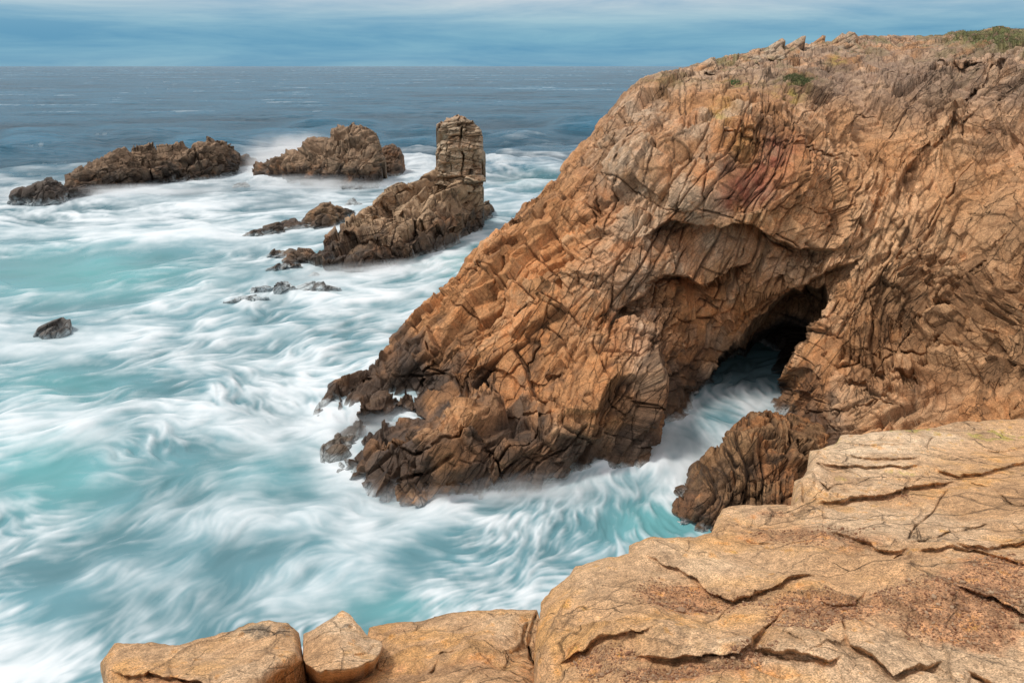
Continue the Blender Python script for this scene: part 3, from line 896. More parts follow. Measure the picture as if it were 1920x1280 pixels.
def build_sea():
    cell = 0.0014
    ph = np.arange(-0.80, 0.80, cell)
    r0, r1 = 12.0, 260.0
    rho = np.arange(math.log(r0), math.log(r1), cell * 1.15)
    nr, nc = len(rho), len(ph)
    PH, RH = np.meshgrid(ph, rho)
    Rr = np.exp(RH)
    X, Y = Rr * np.sin(PH), Rr * np.cos(PH)
    PX, PY = to_px(np.stack([X, Y, np.zeros_like(X)], -1))
    # flow: nearest strokes, otherwise along the wave crests
    st = 8
    gx, gy = X[::st, ::st], Y[::st, ::st]
    fx = np.full(gx.shape, 0.12); fy = np.zeros(gx.shape)
    gr = Rr[::st, ::st]
    for line in STROKES:
        L = np.array(line, float)
        wp_ = np.stack([at(x, y, float(y_at_z(y, 0)))[:2] for x, y in L])
        for (ax, ay), (bx, by) in zip(wp_[:-1], wp_[1:]):
            dx, dy = bx - ax, by - ay
            ln = math.hypot(dx, dy)
            for t in (0.17, 0.5, 0.83):
                qx, qy = ax + dx * t, ay + dy * t
                sg = 0.055 * math.hypot(qx, qy) + ln * 0.22
                w = np.exp(-((gx - qx) ** 2 + (gy - qy) ** 2) / (sg * sg))
                sgn = 1.0 if dx >= 0 else -1.0
                fx += w * dx / ln * sgn; fy += w * dy / ln * sgn
    P3 = np.stack([gx / gr * 0 + gx / 7, gy / 7, gx * 0], -1).reshape(-1, 3)
    an = fbm(P3, 3, 301).reshape(gx.shape) * 0.9 + fbm(P3 * 4.2, 3, 305).reshape(gx.shape) * 1.0
    ca, sa = np.cos(an), np.sin(an)
    fx, fy = fx * ca - fy * sa, fx * sa + fy * ca
    nrm = np.hypot(fx, fy) + 1e-6
    fx /= nrm; fy /= nrm
    def up(a):
        jj = np.minimum(np.arange(nr) / st, a.shape[0] - 1.001); ii = np.minimum(np.arange(nc) / st, a.shape[1] - 1.001)
        j0 = jj.astype(int); i0 = ii.astype(int); tj = (jj - j0)[:, None]; ti = (ii - i0)[None]
        return (a[j0][:, i0] * (1 - tj) * (1 - ti) + a[j0 + 1][:, i0] * tj * (1 - ti) + a[j0][:, i0 + 1] * (1 - tj) * ti + a[j0 + 1][:, i0 + 1] * tj * ti)
    fx, fy = up(fx), up(fy)
    cx = fx * np.cos(PH) - fy * np.sin(PH)          # along columns (azimuth)
    cy = (fx * np.sin(PH) + fy * np.cos(PH)) / 1.15
    rg = np.random.default_rng(7)
    def blur(a, k):
        if k < 1: return a
        for ax in (0, 1):
            for _ in range(2):
                c = np.cumsum(np.concatenate([np.repeat(np.take(a, [0], ax), k + 1, ax), a, np.repeat(np.take(a, [-1], ax), k, ax)], ax), ax)
                n = a.shape[ax]
                a = (np.take(c, np.arange(2 * k + 1, 2 * k + 1 + n), ax) - np.take(c, np.arange(0, n), ax)) / (2 * k + 1)
        return a
    def lic(noise, steps, h):
        acc = noise.copy(); wsum = 1.0
        for sgn in (1, -1):
            ci = np.tile(np.arange(nc, dtype=f32), (nr, 1)); cj = np.tile(np.arange(nr, dtype=f32)[:, None], (1, nc))
            for k in range(steps):
                ii = np.clip(ci, 0, nc - 1).astype(np.int32); jj = np.clip(cj, 0, nr - 1).astype(np.int32)
                ci = ci + sgn * h * cx[jj, ii]; cj = cj + sgn * h * cy[jj, ii]
                ii = np.clip(ci + .5, 0, nc - 1).astype(np.int32); jj = np.clip(cj + .5, 0, nr - 1).astype(np.int32)
                w = 0.5 + 0.5 * math.cos(math.pi * k / steps)
                acc += w * noise[jj, ii]; wsum += w
        acc /= wsum
        return (acc - acc.mean()) / acc.std()
    cx = cx.astype(f32); cy = cy.astype(f32)
    fine = lic(blur(rg.standard_normal((nr, nc)), 1), 11, 1.1)
    med = lic(blur(rg.standard_normal((nr, nc)), 3), 9, 1.8)
    lace = lic(np.abs(blur(rg.standard_normal((nr, nc)), 6)), 10, 1.8)
    coarse = blur(lic(blur(rg.standard_normal((nr, nc)), 11), 10, 3.6), 2)
    huge = blur(lic(blur(rg.standard_normal((nr, nc)), 34), 12, 7.0), 5)
    huge = (huge - huge.mean()) / huge.std()
    # how much foam lies where
    dens = gauss(PX, PY, DENS)
    shore = np.zeros_like(PX)
    for line in SHORE:
        d, _, _ = seg_dist(PX, PY * 1.6, [(x, y * 1.6) for x, y in line])
        shore = np.maximum(shore, np.exp(-d / 26.0))
    dens = dens + .75 * shore
    surf = sstep(205, 120, Y) * (1 - .25 * sstep(300, 200, PY))                      # the surf zone; beyond it the open sea
    thr = np.interp(PX, [0, 250, 420, 500, 620, 760, 1060], [338, 318, 300, 285, 272, 285, 272])
    back = sstep(-22, 34, PY - thr + 9 * coarse + 5 * med + 6 * huge) * sstep(-32, -14, PY - thr)
    puff = fbm(np.stack([X / 2.6, Y / 2.6, X * 0], -1).reshape(-1, 3), 5, 351, .6).reshape(X.shape)
    mod = sstep(-.35, .4, fbm(np.stack([X / 6, Y / 6, X * 0 + 5], -1).reshape(-1, 3), 3, 355).reshape(X.shape))
    med = med * (.5 + .8 * mod); fine = fine * (.5 + .9 * mod)
    f = .02 + dens * .58 + .115 * med + .11 * coarse + .15 * huge + .085 * fine - .06 * lace + .25 * puff + .10 * fbm(np.stack([X / .7, Y / .7, X * 0 + 2], -1).reshape(-1, 3), 4, 391, .6).reshape(X.shape) * (.4 + .6 * mod)
    f = sstep(-.42, .92, f)
    f = f * back
    # scattered whitecaps out on the open sea
    cap = sstep(.80, 1.05, fbm(np.stack([X / 7, Y / 3.2, X * 0 + 3], -1).reshape(-1, 3), 4, 371, .6).reshape(X.shape)) * sstep(90, 140, Y)
    f = np.clip(f + .3 * cap * (1 - back), 0, 1)
    deep = sstep(62, 170, Y)
    teal = np.clip(gauss(PX, PY, [(140, 515, 230, 50, 1), (90, 890, 150, 80, .8), (1250, 980, 120, 50, .8), (1000, 335, 90, 20, .9), (860, 490, 90, 30, .6), (740, 1145, 120, 40, .5), (480, 880, 150, 60, .3), (110, 720, 150, 40, .6)]), 0, 1)
    c = lerp(c3(.125, .27, .315), c3(.13, .37, .385), teal[..., None])
    c = lerp(c, c3(.024, .108, .170), (deep * (1 - .5 * back * teal))[..., None])
    c = c * (1 + .10 * huge + .07 * coarse)[..., None]
    c = lerp(c, c3(.75, .80, .83), f[..., None])
    channel_dim = np.clip(gauss(PX, PY, [(1400, 720, 90, 60, 1.0), (1280, 850, 60, 60, .4)]), 0, 1)
    c = lerp(c, c3(.22, .25, .26), (channel_dim * .5)[..., None])  # dimness of cave and channel mixed into the water colour
    z = (.16 * huge + .10 * coarse + .045 * med + .012 * fine) * sstep(12, 40, Y) * (1 - .6 * shore) * (1 + 1.2 * deep)
    swell = fbm(np.stack([X / 24, Y / 13, X * 0], -1).reshape(-1, 3), 4, 361, .55).reshape(X.shape)
    z = z + sstep(105, 180, Y) * (.3 * coarse + .8 * swell)
    c = c * (1 + (.45 * swell * deep * (1 - f)))[..., None]  # wave shading painted in: crests lighter, troughs darker
    # thin out rows with distance, as the picture does
    keep = [0]
    last = H / np.exp(rho[0])
    for j in range(1, nr):
        cur = H / math.exp(rho[j])
        if last - cur > 0.0013 * (1 + last * last) * .8 or j == nr - 1:
            keep.append(j); last = cur
    kk = np.array(keep)
    X, Y, z, c, f, deep = X[kk], Y[kk], z[kk], c[kk], f[kk], deep[kk]
    # widen: coarse columns to the sides, long rows out to the horizon, a few rows under the camera
    V = np.stack([X, Y, z], -1)
    r_far = np.concatenate([np.geomspace(r1, 2500, 330)[1:], np.geomspace(2500, 45000, 90)[1:]])
    phf = ph[::2]
    PF, RF = np.meshgrid(phf, r_far)
    XF, YF = RF * np.sin(PF), RF * np.cos(PF)
    pf = np.stack([XF / 26, YF / 14, XF * 0], -1).reshape(-1, 3)
    wv = fbm(pf, 5, 331, .6).reshape(XF.shape)
    wl_ = fbm(np.stack([XF / 260, YF / 110, XF * 0], -1).reshape(-1, 3), 4, 337, .6).reshape(XF.shape)
    zf = (1.0 * wv * np.exp(-RF / 1200.0)) * sstep(r1, r1 * 1.15, RF) + z[-1, ::2][None] * (1 - sstep(r1, r1 * 1.15, RF))
    cf = c3(.024, .108, .170) * (1 + .5 * wv + .4 * wl_)[..., None]  # light and dark of the far waves multiplied into the colour
    capf = sstep(.78, 1.0, wv + .35 * wl_) * .5 * sstep(r1, 330, RF)
    cf = lerp(cf, c3(.7, .75, .78), capf[..., None])
    first = c[-1, ::2][None]
    cf = lerp(first, cf, sstep(r1, r1 * 1.12, RF)[..., None])
    nrow, ncol = X.shape
    def quads(nr_, nc_, o):
        i = np.arange(nr_ * nc_).reshape(nr_, nc_) + o
        return np.stack([i[:-1, :-1], i[:-1, 1:], i[1:, 1:], i[1:, :-1]], -1).reshape(-1, 4)
    VF = np.stack([XF, YF, zf], -1)
    VF0 = V[-1, ::2]
    VF = np.concatenate([VF0[None], VF]); cf = np.concatenate([c[-1:, ::2], cf])
    ff = np.concatenate([f[-1:, ::2], capf]); df = np.ones(ff.shape)
    A = [V.reshape(-1, 3), VF.reshape(-1, 3)]; Cc = [c.reshape(-1, 3), cf.reshape(-1, 3)]; Ff = [f.ravel(), ff.ravel()]; Dd = [deep.ravel(), df.ravel()]
    Qs = [quads(nrow, ncol, 0), quads(VF.shape[0], VF.shape[1], nrow * ncol)]
    o = sum(len(a) for a in A)
    # side fans and the water under the ledge
    for lo, hi in ((-1.45, ph[0]), (ph[-1], 1.45)):
        pa = np.linspace(lo, hi, 24); ra = np.geomspace(r0, 45000, 80)
        P2, R2 = np.meshgrid(pa, ra)
        vv = np.stack([R2 * np.sin(P2), R2 * np.cos(P2), P2 * 0 - .1], -1)
        fo = sstep(150, 60, R2) * .5
        cc = lerp(c3(.06, .15, .21), c3(.45, .6, .62), fo[..., None])
        A.append(vv.reshape(-1, 3)); Cc.append(cc.reshape(-1, 3)); Ff.append(fo.ravel()); Dd.append((1 - fo).ravel())
        Qs.append(quads(80, 24, o)); o += 80 * 24
    pa = np.linspace(-1.45, 1.45, 80); ra = np.linspace(.5, r0, 20)
    P2, R2 = np.meshgrid(pa, ra)
    A.append(np.stack([R2 * np.sin(P2), R2 * np.cos(P2), P2 * 0], -1).reshape(-1, 3))
    Cc.append(np.broadcast_to(c3(.45, .6, .62), (1600, 3))); Ff.append(np.full(1600, .5)); Dd.append(np.zeros(1600))
    Qs.append(quads(20, 80, o))
    ob = mesh_obj('sea', np.concatenate(A), np.concatenate(Qs), sea_material(), None, np.clip(np.concatenate(Cc), .01, .9),
                  {'foam': np.concatenate(Ff), 'open_water': np.concatenate(Dd)})
    ob['kind'] = 'structure'
    return ob

build_sea()


# ------------------------------------------------------------------ slabs standing on the crest, turf beside them
def slab_disp(p, n, fx, fy):
    o, t, g, h = joints(p + warp3(p, .5, .12, 3), [(jn(34, 20), .45), (jn(-50, 10), 1.1), (jn(80, 60), .8)], 205, .07, .2, .04, .12)
    return n * (o + .08 * fbm(p * f32(1.5), 3, 6))[:, None], {'tint': t, 'joint': g}

def slab_color(R):
    V, i = R.V, R.info
    n = fbm(V * f32(.9), 3, 9)
    c = np.repeat((GREY * f32(.82))[None], len(V), 0)
    c = mixc(c, OCHRE, .4 + .5 * n); c = mixc(c, c3(.2, .19, .09), sstep(.2, .5, fbm(V * f32(1.6), 3, 19)) * .5)
    c = mixc(c, c3(.06, .04, .03), .7 * i['joint'])  # crack shade darkened into the joint colour, over soil
    return c * (1 + .2 * i['tint'])[:, None], np.zeros(len(V))

for k, (tp, Yd) in enumerate([
        ([(1412, 104), (1426, 97), (1440, 88), (1454, 80), (1468, 73), (1474, 78), (1466, 88), (1472, 98)], 59),
        ([(1458, 102), (1474, 86), (1490, 76), (1504, 67), (1512, 66), (1510, 78), (1498, 90), (1505, 100)], 59.5),
        ([(1506, 94), (1520, 82), (1532, 74), (1543, 66), (1549, 67), (1545, 76), (1556, 92)], 60.5),
        ([(1544, 94), (1558, 78), (1571, 68), (1580, 60), (1586, 64), (1592, 58), (1604, 61), (1611, 72), (1604, 80), (1622, 92)], 61),
        ([(1300, 128), (1316, 118), (1332, 109), (1341, 107), (1342, 113), (1346, 124)], 57),
        ([(1380, 112), (1396, 102), (1412, 95), (1424, 93), (1422, 100), (1428, 110)], 58)]):
    a, b = tp[0], tp[-1]
    r = Relief(tp, [(b[0], b[1] + 12), (a[0], a[1] + 12)],
               [(a[0], a[1], Yd - .4), (b[0], b[1], Yd - .6), (tp[3][0], tp[3][1], Yd + .5), (tp[4][0], tp[4][1], Yd + .5), (a[0], a[1] + 12, Yd - 1.2), (b[0], b[1] + 12, Yd - 1.4)],
               1.0, ragged=1.4, seed=40 + k, roll=.4, roll_px=7).finish(slab_disp)
    zb = float(r.V[:, 2].min()) - .3
    r.build('leaning_slab', MAT_CLIFF, slab_color, back=1.6, power=2.2, zend=zb, rings=4, parent=cliff, down=True)

def grass_mat():
    m = bpy.data.materials.new('turf')
    m.use_nodes = True
    b = m.node_tree.nodes['Principled BSDF']
    a = node(m.node_tree, 'ShaderNodeAttribute', attribute_name='tone')
    m.node_tree.links.new(a.outputs['Color'], b.inputs['Base Color'])
    b.inputs['Roughness'].default_value = .9
    return m
MAT_GRASS = grass_mat()

def blades(name, pts, h, seed, c0, c1):
    rg = np.random.default_rng(seed)
    n = len(pts)
    a = rg.uniform(0, 2 * math.pi, n); hh = h * rg.uniform(.5, 1.3, n); w = .16 * hh
    lean = rg.normal(0, .45, (n, 2)) * hh[:, None] + np.array([.35, 0]) * hh[:, None]
    d = np.stack([np.cos(a) * w, np.sin(a) * w, 0 * a], 1)
    tip = pts + np.stack([lean[:, 0], lean[:, 1], hh], 1)
    V = np.stack([pts - d - [0, 0, .05], pts + d - [0, 0, .05], tip], 1).reshape(-1, 3)
    Q = np.arange(3 * n).reshape(n, 3)
    c = np.repeat(lerp(c0, c1, rg.uniform(0, 1, (n, 1))), 3, 0)
    return mesh_obj(name, V, Q, MAT_GRASS, None, c)

def scatter(R, blobs, n, seed, thr=.35, noise=.9):
    rg = np.random.default_rng(seed)
    g = gauss(R.fx, R.fy, blobs) + .35 * fbm(R.V * f32(noise), 3, seed)
    ok = np.where((g > thr) & (gauss(R.fx, R.fy, blobs) > .3))[0]
    i = rg.choice(ok, n)
    return R.V[i].astype(float)

g = blades('turf', scatter(CL, [(1870, 66, 90, 13, 1.0), (1900, 80, 60, 10, .7), (1800, 64, 40, 6, .4)], 7000, 5, .5), .08, 6, c3(.05, .05, .022), c3(.135, .115, .05))
tag(g, 'olive green turf covering the highest right end of the headland', 'turf', kind='stuff')
g = blades('samphire_tuft', scatter(CL, [(1498, 152, 30, 11, 1.0)], 1500, 8, .4), .15, 9, c3(.05, .085, .028), c3(.14, .13, .05))
tag(g, 'green cushion of cliff plants in a crack below the leaning slabs', 'plant', kind='stuff')
g = blades('samphire_tuft', scatter(CL, [(1374, 157, 12, 4, 1.0)], 350, 10, .4), .12, 11, c3(.05, .13, .04), c3(.09, .17, .05))
tag(g, 'small bright green plant on the bare crest left of the larger cushion', 'plant', kind='stuff')


# ------------------------------------------------------------------ buttress and toe rocks
def rough_disp(spec):
    def f(p, n, fx, fy):
        wp = p + warp3(p, spec.get('ws', .25), spec.get('wa', .8), spec['seed'], 2) + warp3(p, .9, .08, spec['seed'] + 3)
        off = 0; tint = 0; joint = 0; halo = 0
        for k, L in enumerate(spec['layers']):
            o, t, g, h = joints(wp, L[0], spec['seed'] * 7 + k, *L[1:])
            off = off + o; tint = tint + t; joint = np.maximum(joint, g); halo = np.maximum(halo, h)
        fs = spec.get('facet', 1.0)
        e, h1, h2, v = worley(wp @ basis(spec.get('fa', 30), 15, 3.2 * fs, 1.7 * fs, 2.2 * fs), spec['seed'])
        tv = np.stack([hrand(h1, 11), hrand(h1, 12), hrand(h1, 13)], 1) * 2 - 1
        off = off + fs * (.22 * (hrand(h1, 7) * 2 - 1) + .45 * (v * tv).sum(1))
        off = off + spec.get('big', .3) * fbm(p * f32(spec.get('bs', .35)), 3, spec['seed']) + spec.get('sm', .04) * fbm(p * f32(1.6), 3, spec['seed'] + 1)
        D = n * np.asarray(off, f32)[:, None]
        if 'terr' in spec:                       # beds break off in steps: level tops, upright fronts
            th, ang, st = spec['terr']
            nb = jn(ang, -12)
            u = (p @ nb) / th + .9 * (hrand(h1, 33) - .5) + .35 * fbm(p * f32(.25), 2, 44)
            fr = u - np.floor(u)
            D = D + nb[None] * (st * th * (sstep(.55, .95, fr) - fr + .32))[:, None].astype(f32)
        return D, {'tint': tint, 'joint': joint, 'halo': halo}
    return f

def rock_color(base, second, hi=1.6, dark=.7, film=.3, seed=1, rust=.4, film_a=.55, lo=.2, topc=None):
    def f(R):
        V, i = R.V, R.info
        n1 = fbm(V * f32(.3), 3, seed); n2 = fbm(V * f32(1.1), 3, seed + 1)
        c = np.repeat(base[None], len(V), 0)
        c = mixc(c, second, sstep(-.3, .4, n1 + .5 * i['tint']))
        c = mixc(c, RUST * f32(.75), rust * sstep(.0, .6, n2 + .3 * i['tint']))
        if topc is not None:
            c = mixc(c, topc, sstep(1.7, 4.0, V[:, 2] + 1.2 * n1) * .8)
        c = mixc(c, c3(.045, .03, .022), .8 * np.clip(np.maximum(i['joint'], i['xcrack'] ** 2) * 1.3 - .3, 0, 1))  # dark crack cores: soil, plus the shade of the groove put in colour
        c = c * (1 + .22 * i['tint'] + .1 * n2)[:, None]
        c, wet = waterline(c, V, lo, hi, seed + 4, film, film_a, dark)
        return np.clip(c, .01, .9), wet * .6
    return f

def rock(name, label, top, wl, dY, spec, color, mat, step=1.3, ragged=2.5, roll=1.0, roll_px=12, ctrl=(), back=6, lips=(), cracks=(), group=None, below=9, parent=None, mid=.3):
    """a rock in the sea: traced skyline, its waterline (which fixes how far off it lies) and how much farther its top is"""
    top_s = sorted(top); wx = [p[0] for p in wl]; wy = [p[1] for p in wl]
    tx = [p[0] for p in top_s]; ty = [p[1] for p in top_s]
    x0, x1 = min(wx), max(wx)
    C = []
    for t in np.linspace(0, 1, max(4, min(12, int((x1 - x0) / 22)))):
        x = x0 + (x1 - x0) * t
        yw = float(np.interp(x, wx, wy)); yt = min(yw - 2, float(np.interp(x, tx, ty)))
        Y0 = float(y_at_z(yw, 0)); hfrac = (yw - yt) / max(1.0, max(np.interp(wx, wx, wy) - np.interp(wx, tx, ty)))
        C += [(x, yw, Y0), (x, yw + below, None, -.8 if Y0 > 50 else -.4), (x, yt, Y0 + dY * max(.25, hfrac)), (x, (yw + yt) / 2, Y0 + mid * dY * max(.25, hfrac))]
    C += list(ctrl)
    bot = [(x, y + below) for x, y in reversed(wl)]
    r = Relief(top, bot, C, step, ragged, spec['seed'], roll, roll_px, roll_h=False, edge_min=.75 if max(wx) - min(wx) > 150 else .35)
    for l in lips: r.lip(*l)
    for l in cracks: r.crack(*l)
    r.finish(rough_disp(spec))
    if parent is not None:
        o = r.build(name, mat, color, back=back, power=1.4, zend=-1.5, rings=5, parent=parent)
        return o, r
    o = r.build(name, mat, color, back=back, power=1.4, zend=-1.5, rings=5)
    tag(o, label, 'rock', group)
    return o, r

BUT = dict(seed=61, ws=.35, wa=.7, big=.35, bs=.5, sm=.06, layers=[
    ([(jn(66, 10), .55), (jn(-20, 20), 1.3), (jn(85, 65), 2.2)], .13, .28, .05, .26, (.2, .7), .02),
    ([(jn(55, 0), .22), (jn(-40, -12), .5), (jn(10, 60), 1.5)], .05, .25, .026, .09, (.3, .9))])
rb = Relief([(1252, 966), (1254, 950), (1258, 931), (1284, 909), (1292, 882), (1315, 851), (1341, 842), (1352, 840), (1360, 819), (1378, 793), (1400, 777), (1418, 775), (1462, 772), (1500, 782),
             (1530, 792), (1570, 800), (1600, 818), (1630, 850), (1660, 960)], [(1660, 1080), (1400, 1080), (1330, 1030), (1290, 1004), (1256, 986)],
            [(1256, 966, W, 0), (1290, 985, W, 0), (1335, 1004, W, 0), (1256, 986, W, -.4), (1300, 1010, W, -.5), (1340, 1030, W, -.6), (1400, 1060, 25.2), (1560, 1060, 23),
             (1258, 932, 28.6), (1292, 882, 29.6), (1341, 843, 30.4), (1400, 778, 32.4), (1480, 790, 32.0), (1520, 872, 29), (1560, 960, 26.5), (1600, 820, 31.2), (1640, 950, 27), (1400, 850, 29.2), (1400, 930, 27.2), (1460, 880, 28),
             (1330, 930, 27.2), (1480, 970, 26)], 1.5, 3, 62, roll=1.2, roll_px=22)
rb.crack([(1476, 790), (1484, 830), (1512, 880)], 4, .7)
rb.finish(rough_disp(BUT))
o = rb.build('rock_buttress', MAT_CLIFF, rock_color(c3(.19, .10, .05), c3(.28, .155, .075), 1.8, .6, .25, 63, .5), back=4, zend=-2, rings=5)
tag(o, 'dark rugged brown buttress standing in the water right of the cave channel', 'rock')

TOE = dict(seed=71, ws=.4, wa=.5, big=.2, bs=.6, sm=.05, layers=[([(jn(40, 10), .8), (jn(-50, 12), .9), (jn(80, 60), 1.0)], .10, .3, .05, .18, (.1, .7), .03)])
DK = rock_color(c3(.12, .10, .08), c3(.18, .14, .10), 1.2, .45, .22, 72, .1, .5)
rock('surf_rock', 'flat wet grey rock awash left of the headland toe', [(598, 866), (602, 838), (627, 819), (650, 800), (674, 787), (700, 784), (706, 794)],
     [(602, 868), (636, 860), (662, 842), (690, 818), (706, 800)], 2.2, TOE, DK, MAT_CLIFF, 1.3, 2, .5, 8, back=2)
rock('surf_rock', 'small brown rock rising from foam between the two headland toes', [(704, 806), (710, 792), (724, 780), (748, 784), (772, 790), (780, 800)],
     [(706, 808), (740, 806), (780, 803)], 1.2, dict(TOE, seed=73), rock_color(c3(.2, .13, .08), c3(.26, .16, .09), 1.0, .6, .3, 74, .2, .6), MAT_CLIFF, 1.3, 1.5, .4, 8, back=1.5)


# ------------------------------------------------------------------ reefs and the sea stack
REEF = [([(jn(12, 10), 1.5), (jn(75, 15), 2.6), (jn(85, 65), 3.5)], .32, .36, .09, .4, (.3, .9), .02), ([(jn(18, 0), .6), (jn(70, -14), 1.1), (jn(40, 60), 3.2)], .10, .22, .06, .16, (.4, .9))]
MASS = [([(jn(68, 15), 1.4), (jn(-8, 12), 2.4), (jn(85, 65), 3.5)], .26, .26, .09, .4, (.3, .9), .02), ([(jn(60, 0), .5), (jn(-20, -14), 1.0), (jn(40, 60), 3.2)], .11, .26, .05, .16, (.4, .9))]
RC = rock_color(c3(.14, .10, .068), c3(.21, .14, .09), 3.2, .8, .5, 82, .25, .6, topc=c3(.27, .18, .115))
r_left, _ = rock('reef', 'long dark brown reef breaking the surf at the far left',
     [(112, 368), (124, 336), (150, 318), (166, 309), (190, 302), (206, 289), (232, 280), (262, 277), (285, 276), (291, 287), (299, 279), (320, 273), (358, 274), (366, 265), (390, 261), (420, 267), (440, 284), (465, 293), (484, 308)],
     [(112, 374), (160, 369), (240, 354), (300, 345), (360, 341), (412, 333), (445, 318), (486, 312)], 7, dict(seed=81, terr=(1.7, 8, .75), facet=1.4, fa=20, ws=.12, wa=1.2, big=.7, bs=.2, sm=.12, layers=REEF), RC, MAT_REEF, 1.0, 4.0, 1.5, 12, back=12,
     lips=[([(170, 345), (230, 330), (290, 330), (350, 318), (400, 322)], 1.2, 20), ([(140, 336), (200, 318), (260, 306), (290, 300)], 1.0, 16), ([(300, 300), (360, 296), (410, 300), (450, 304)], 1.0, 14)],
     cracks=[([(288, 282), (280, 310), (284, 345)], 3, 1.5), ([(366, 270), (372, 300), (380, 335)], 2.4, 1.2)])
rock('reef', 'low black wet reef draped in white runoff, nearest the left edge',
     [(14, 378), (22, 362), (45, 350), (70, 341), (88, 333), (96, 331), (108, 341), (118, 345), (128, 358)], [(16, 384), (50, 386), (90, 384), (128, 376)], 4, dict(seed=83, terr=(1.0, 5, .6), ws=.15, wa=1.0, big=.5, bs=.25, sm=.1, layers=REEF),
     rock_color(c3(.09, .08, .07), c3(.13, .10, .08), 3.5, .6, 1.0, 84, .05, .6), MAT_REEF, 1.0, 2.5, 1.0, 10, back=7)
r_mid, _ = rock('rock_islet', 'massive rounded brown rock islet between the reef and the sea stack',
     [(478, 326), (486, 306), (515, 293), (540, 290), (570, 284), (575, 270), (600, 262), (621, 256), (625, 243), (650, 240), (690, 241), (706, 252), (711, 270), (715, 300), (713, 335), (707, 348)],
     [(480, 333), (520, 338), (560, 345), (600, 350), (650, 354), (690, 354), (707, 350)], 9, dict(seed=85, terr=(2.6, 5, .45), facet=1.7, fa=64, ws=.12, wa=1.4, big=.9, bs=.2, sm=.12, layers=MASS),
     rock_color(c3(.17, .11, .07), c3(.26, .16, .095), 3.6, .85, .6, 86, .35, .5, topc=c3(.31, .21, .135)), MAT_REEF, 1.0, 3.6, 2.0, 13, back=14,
     lips=[([(575, 285), (620, 275), (660, 268), (705, 275)], 1.0, 18), ([(530, 318), (590, 325), (650, 322), (712, 318)], 1.2, 16)])
rock('rock_islet', 'small dark round rock tucked against the right side of the big islet', [(710, 318), (713, 282), (722, 272), (736, 269), (750, 277), (758, 292), (759, 312), (756, 326)], [(710, 327), (735, 331), (757, 328)], 4,
     dict(seed=87, ws=.15, wa=1.2, big=.5, bs=.3, sm=.1, layers=MASS), rock_color(c3(.14, .095, .065), c3(.2, .125, .08), 2.2, .75, .5, 88, .25, .5), MAT_REEF, 1.0, 2, 1.5, 12, back=6)

stack = empty('sea_stack', tuple(at(860, 345, 84.5).round(2)[:2]) + (0.0,))
tag(stack, 'leaning square rock pillar rising from a broad stepped rock base in the surf', 'sea stack')
STK = [([(jn(16, 10), 1.3), (jn(72, 15), 2.8), (jn(85, 65), 3.4)], .22, .16, .07, .35, (.3, .9), .02), ([(jn(22, 0), .5), (jn(-60, -14), 1.3), (jn(40, 60), 3.2)], .07, .16, .04, .14, (.4, .9))]
rock('stepped_base', None, [(536, 494), (548, 482), (566, 474), (586, 470), (598, 471), (606, 464), (612, 450), (625, 438), (645, 421), (652, 413), (686, 385), (716, 365), (742, 352), (780, 345), (812, 332), (850, 326), (902, 346), (906, 365), (909, 410), (907, 432)],
     [(538, 497), (575, 500), (600, 505), (615, 509), (650, 512), (710, 508), (750, 500), (800, 478), (850, 462), (872, 448), (907, 438)], 10, dict(seed=91, terr=(2.1, 10, 1.0), facet=.8, fa=14, ws=.12, wa=.9, big=.4, bs=.25, sm=.08, layers=STK),
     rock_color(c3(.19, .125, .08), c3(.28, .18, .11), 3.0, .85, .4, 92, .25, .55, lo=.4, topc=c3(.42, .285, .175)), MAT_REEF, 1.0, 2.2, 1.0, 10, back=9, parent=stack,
     lips=[([(620, 445), (640, 437), (676, 430), (720, 410), (776, 408)], 2.2, 22), ([(598, 474), (625, 462), (652, 452), (700, 445), (726, 456), (776, 450)], 2.0, 20), ([(780, 415), (830, 432), (870, 421), (902, 392)], 1.8, 26),
           ([(690, 395), (740, 385), (800, 378), (850, 384), (905, 372)], .8, 14), ([(610, 488), (650, 480), (700, 476), (750, 484), (790, 470)], 1.4, 14), ([(800, 356), (850, 350), (905, 352)], .5, 9)],
     cracks=[([(776, 408), (780, 440), (776, 470)], 3, 1.2), ([(690, 390), (660, 420), (640, 440)], 2.4, .8), ([(850, 330), (842, 360), (830, 378)], 2, .7), ([(726, 456), (735, 480), (730, 500)], 2.4, .9)],
     ctrl=[(650, 450, 72), (720, 400, 77.5), (780, 360, 82), (860, 400, 79.5), (800, 430, 75.5), (860, 350, 84.5), (895, 350, 85)], mid=.4)
PIL = Relief([(814, 338), (812, 330), (817, 300), (816, 276), (821, 263), (830, 258), (821, 248), (820, 234), (838, 225), (856, 220), (872, 219), (890, 229), (902, 244), (906, 265), (909, 285), (905, 310), (907, 338)],
             [(905, 358), (860, 356), (816, 346)], [(814, 335, 84.4), (860, 340, 83.4), (905, 340, 84.2), (816, 275, 84.8), (860, 275, 83.8), (908, 280, 84.6), (820, 230, 85.2), (865, 221, 85), (900, 242, 85), (860, 250, 84.2), (860, 358, 82.8)],
             .8, 4.0, 94, roll=1.2, roll_px=11, edge_min=.8)
for l in ([(812, 276), (850, 280), (908, 276)], .6, 9), ([(818, 260), (850, 256), (905, 252)], .7, 9), ([(814, 300), (850, 306), (908, 300)], .5, 9), ([(812, 328), (860, 332), (906, 326)], .7, 8), ([(818, 240), (850, 238), (900, 240)], .5, 7):
    PIL.lip(*l)
PIL.crack([(868, 232), (862, 262), (868, 290), (864, 332)], 2.6, 1.3)
PIL.crack([(842, 262), (838, 300), (842, 330)], 1.6, .6)
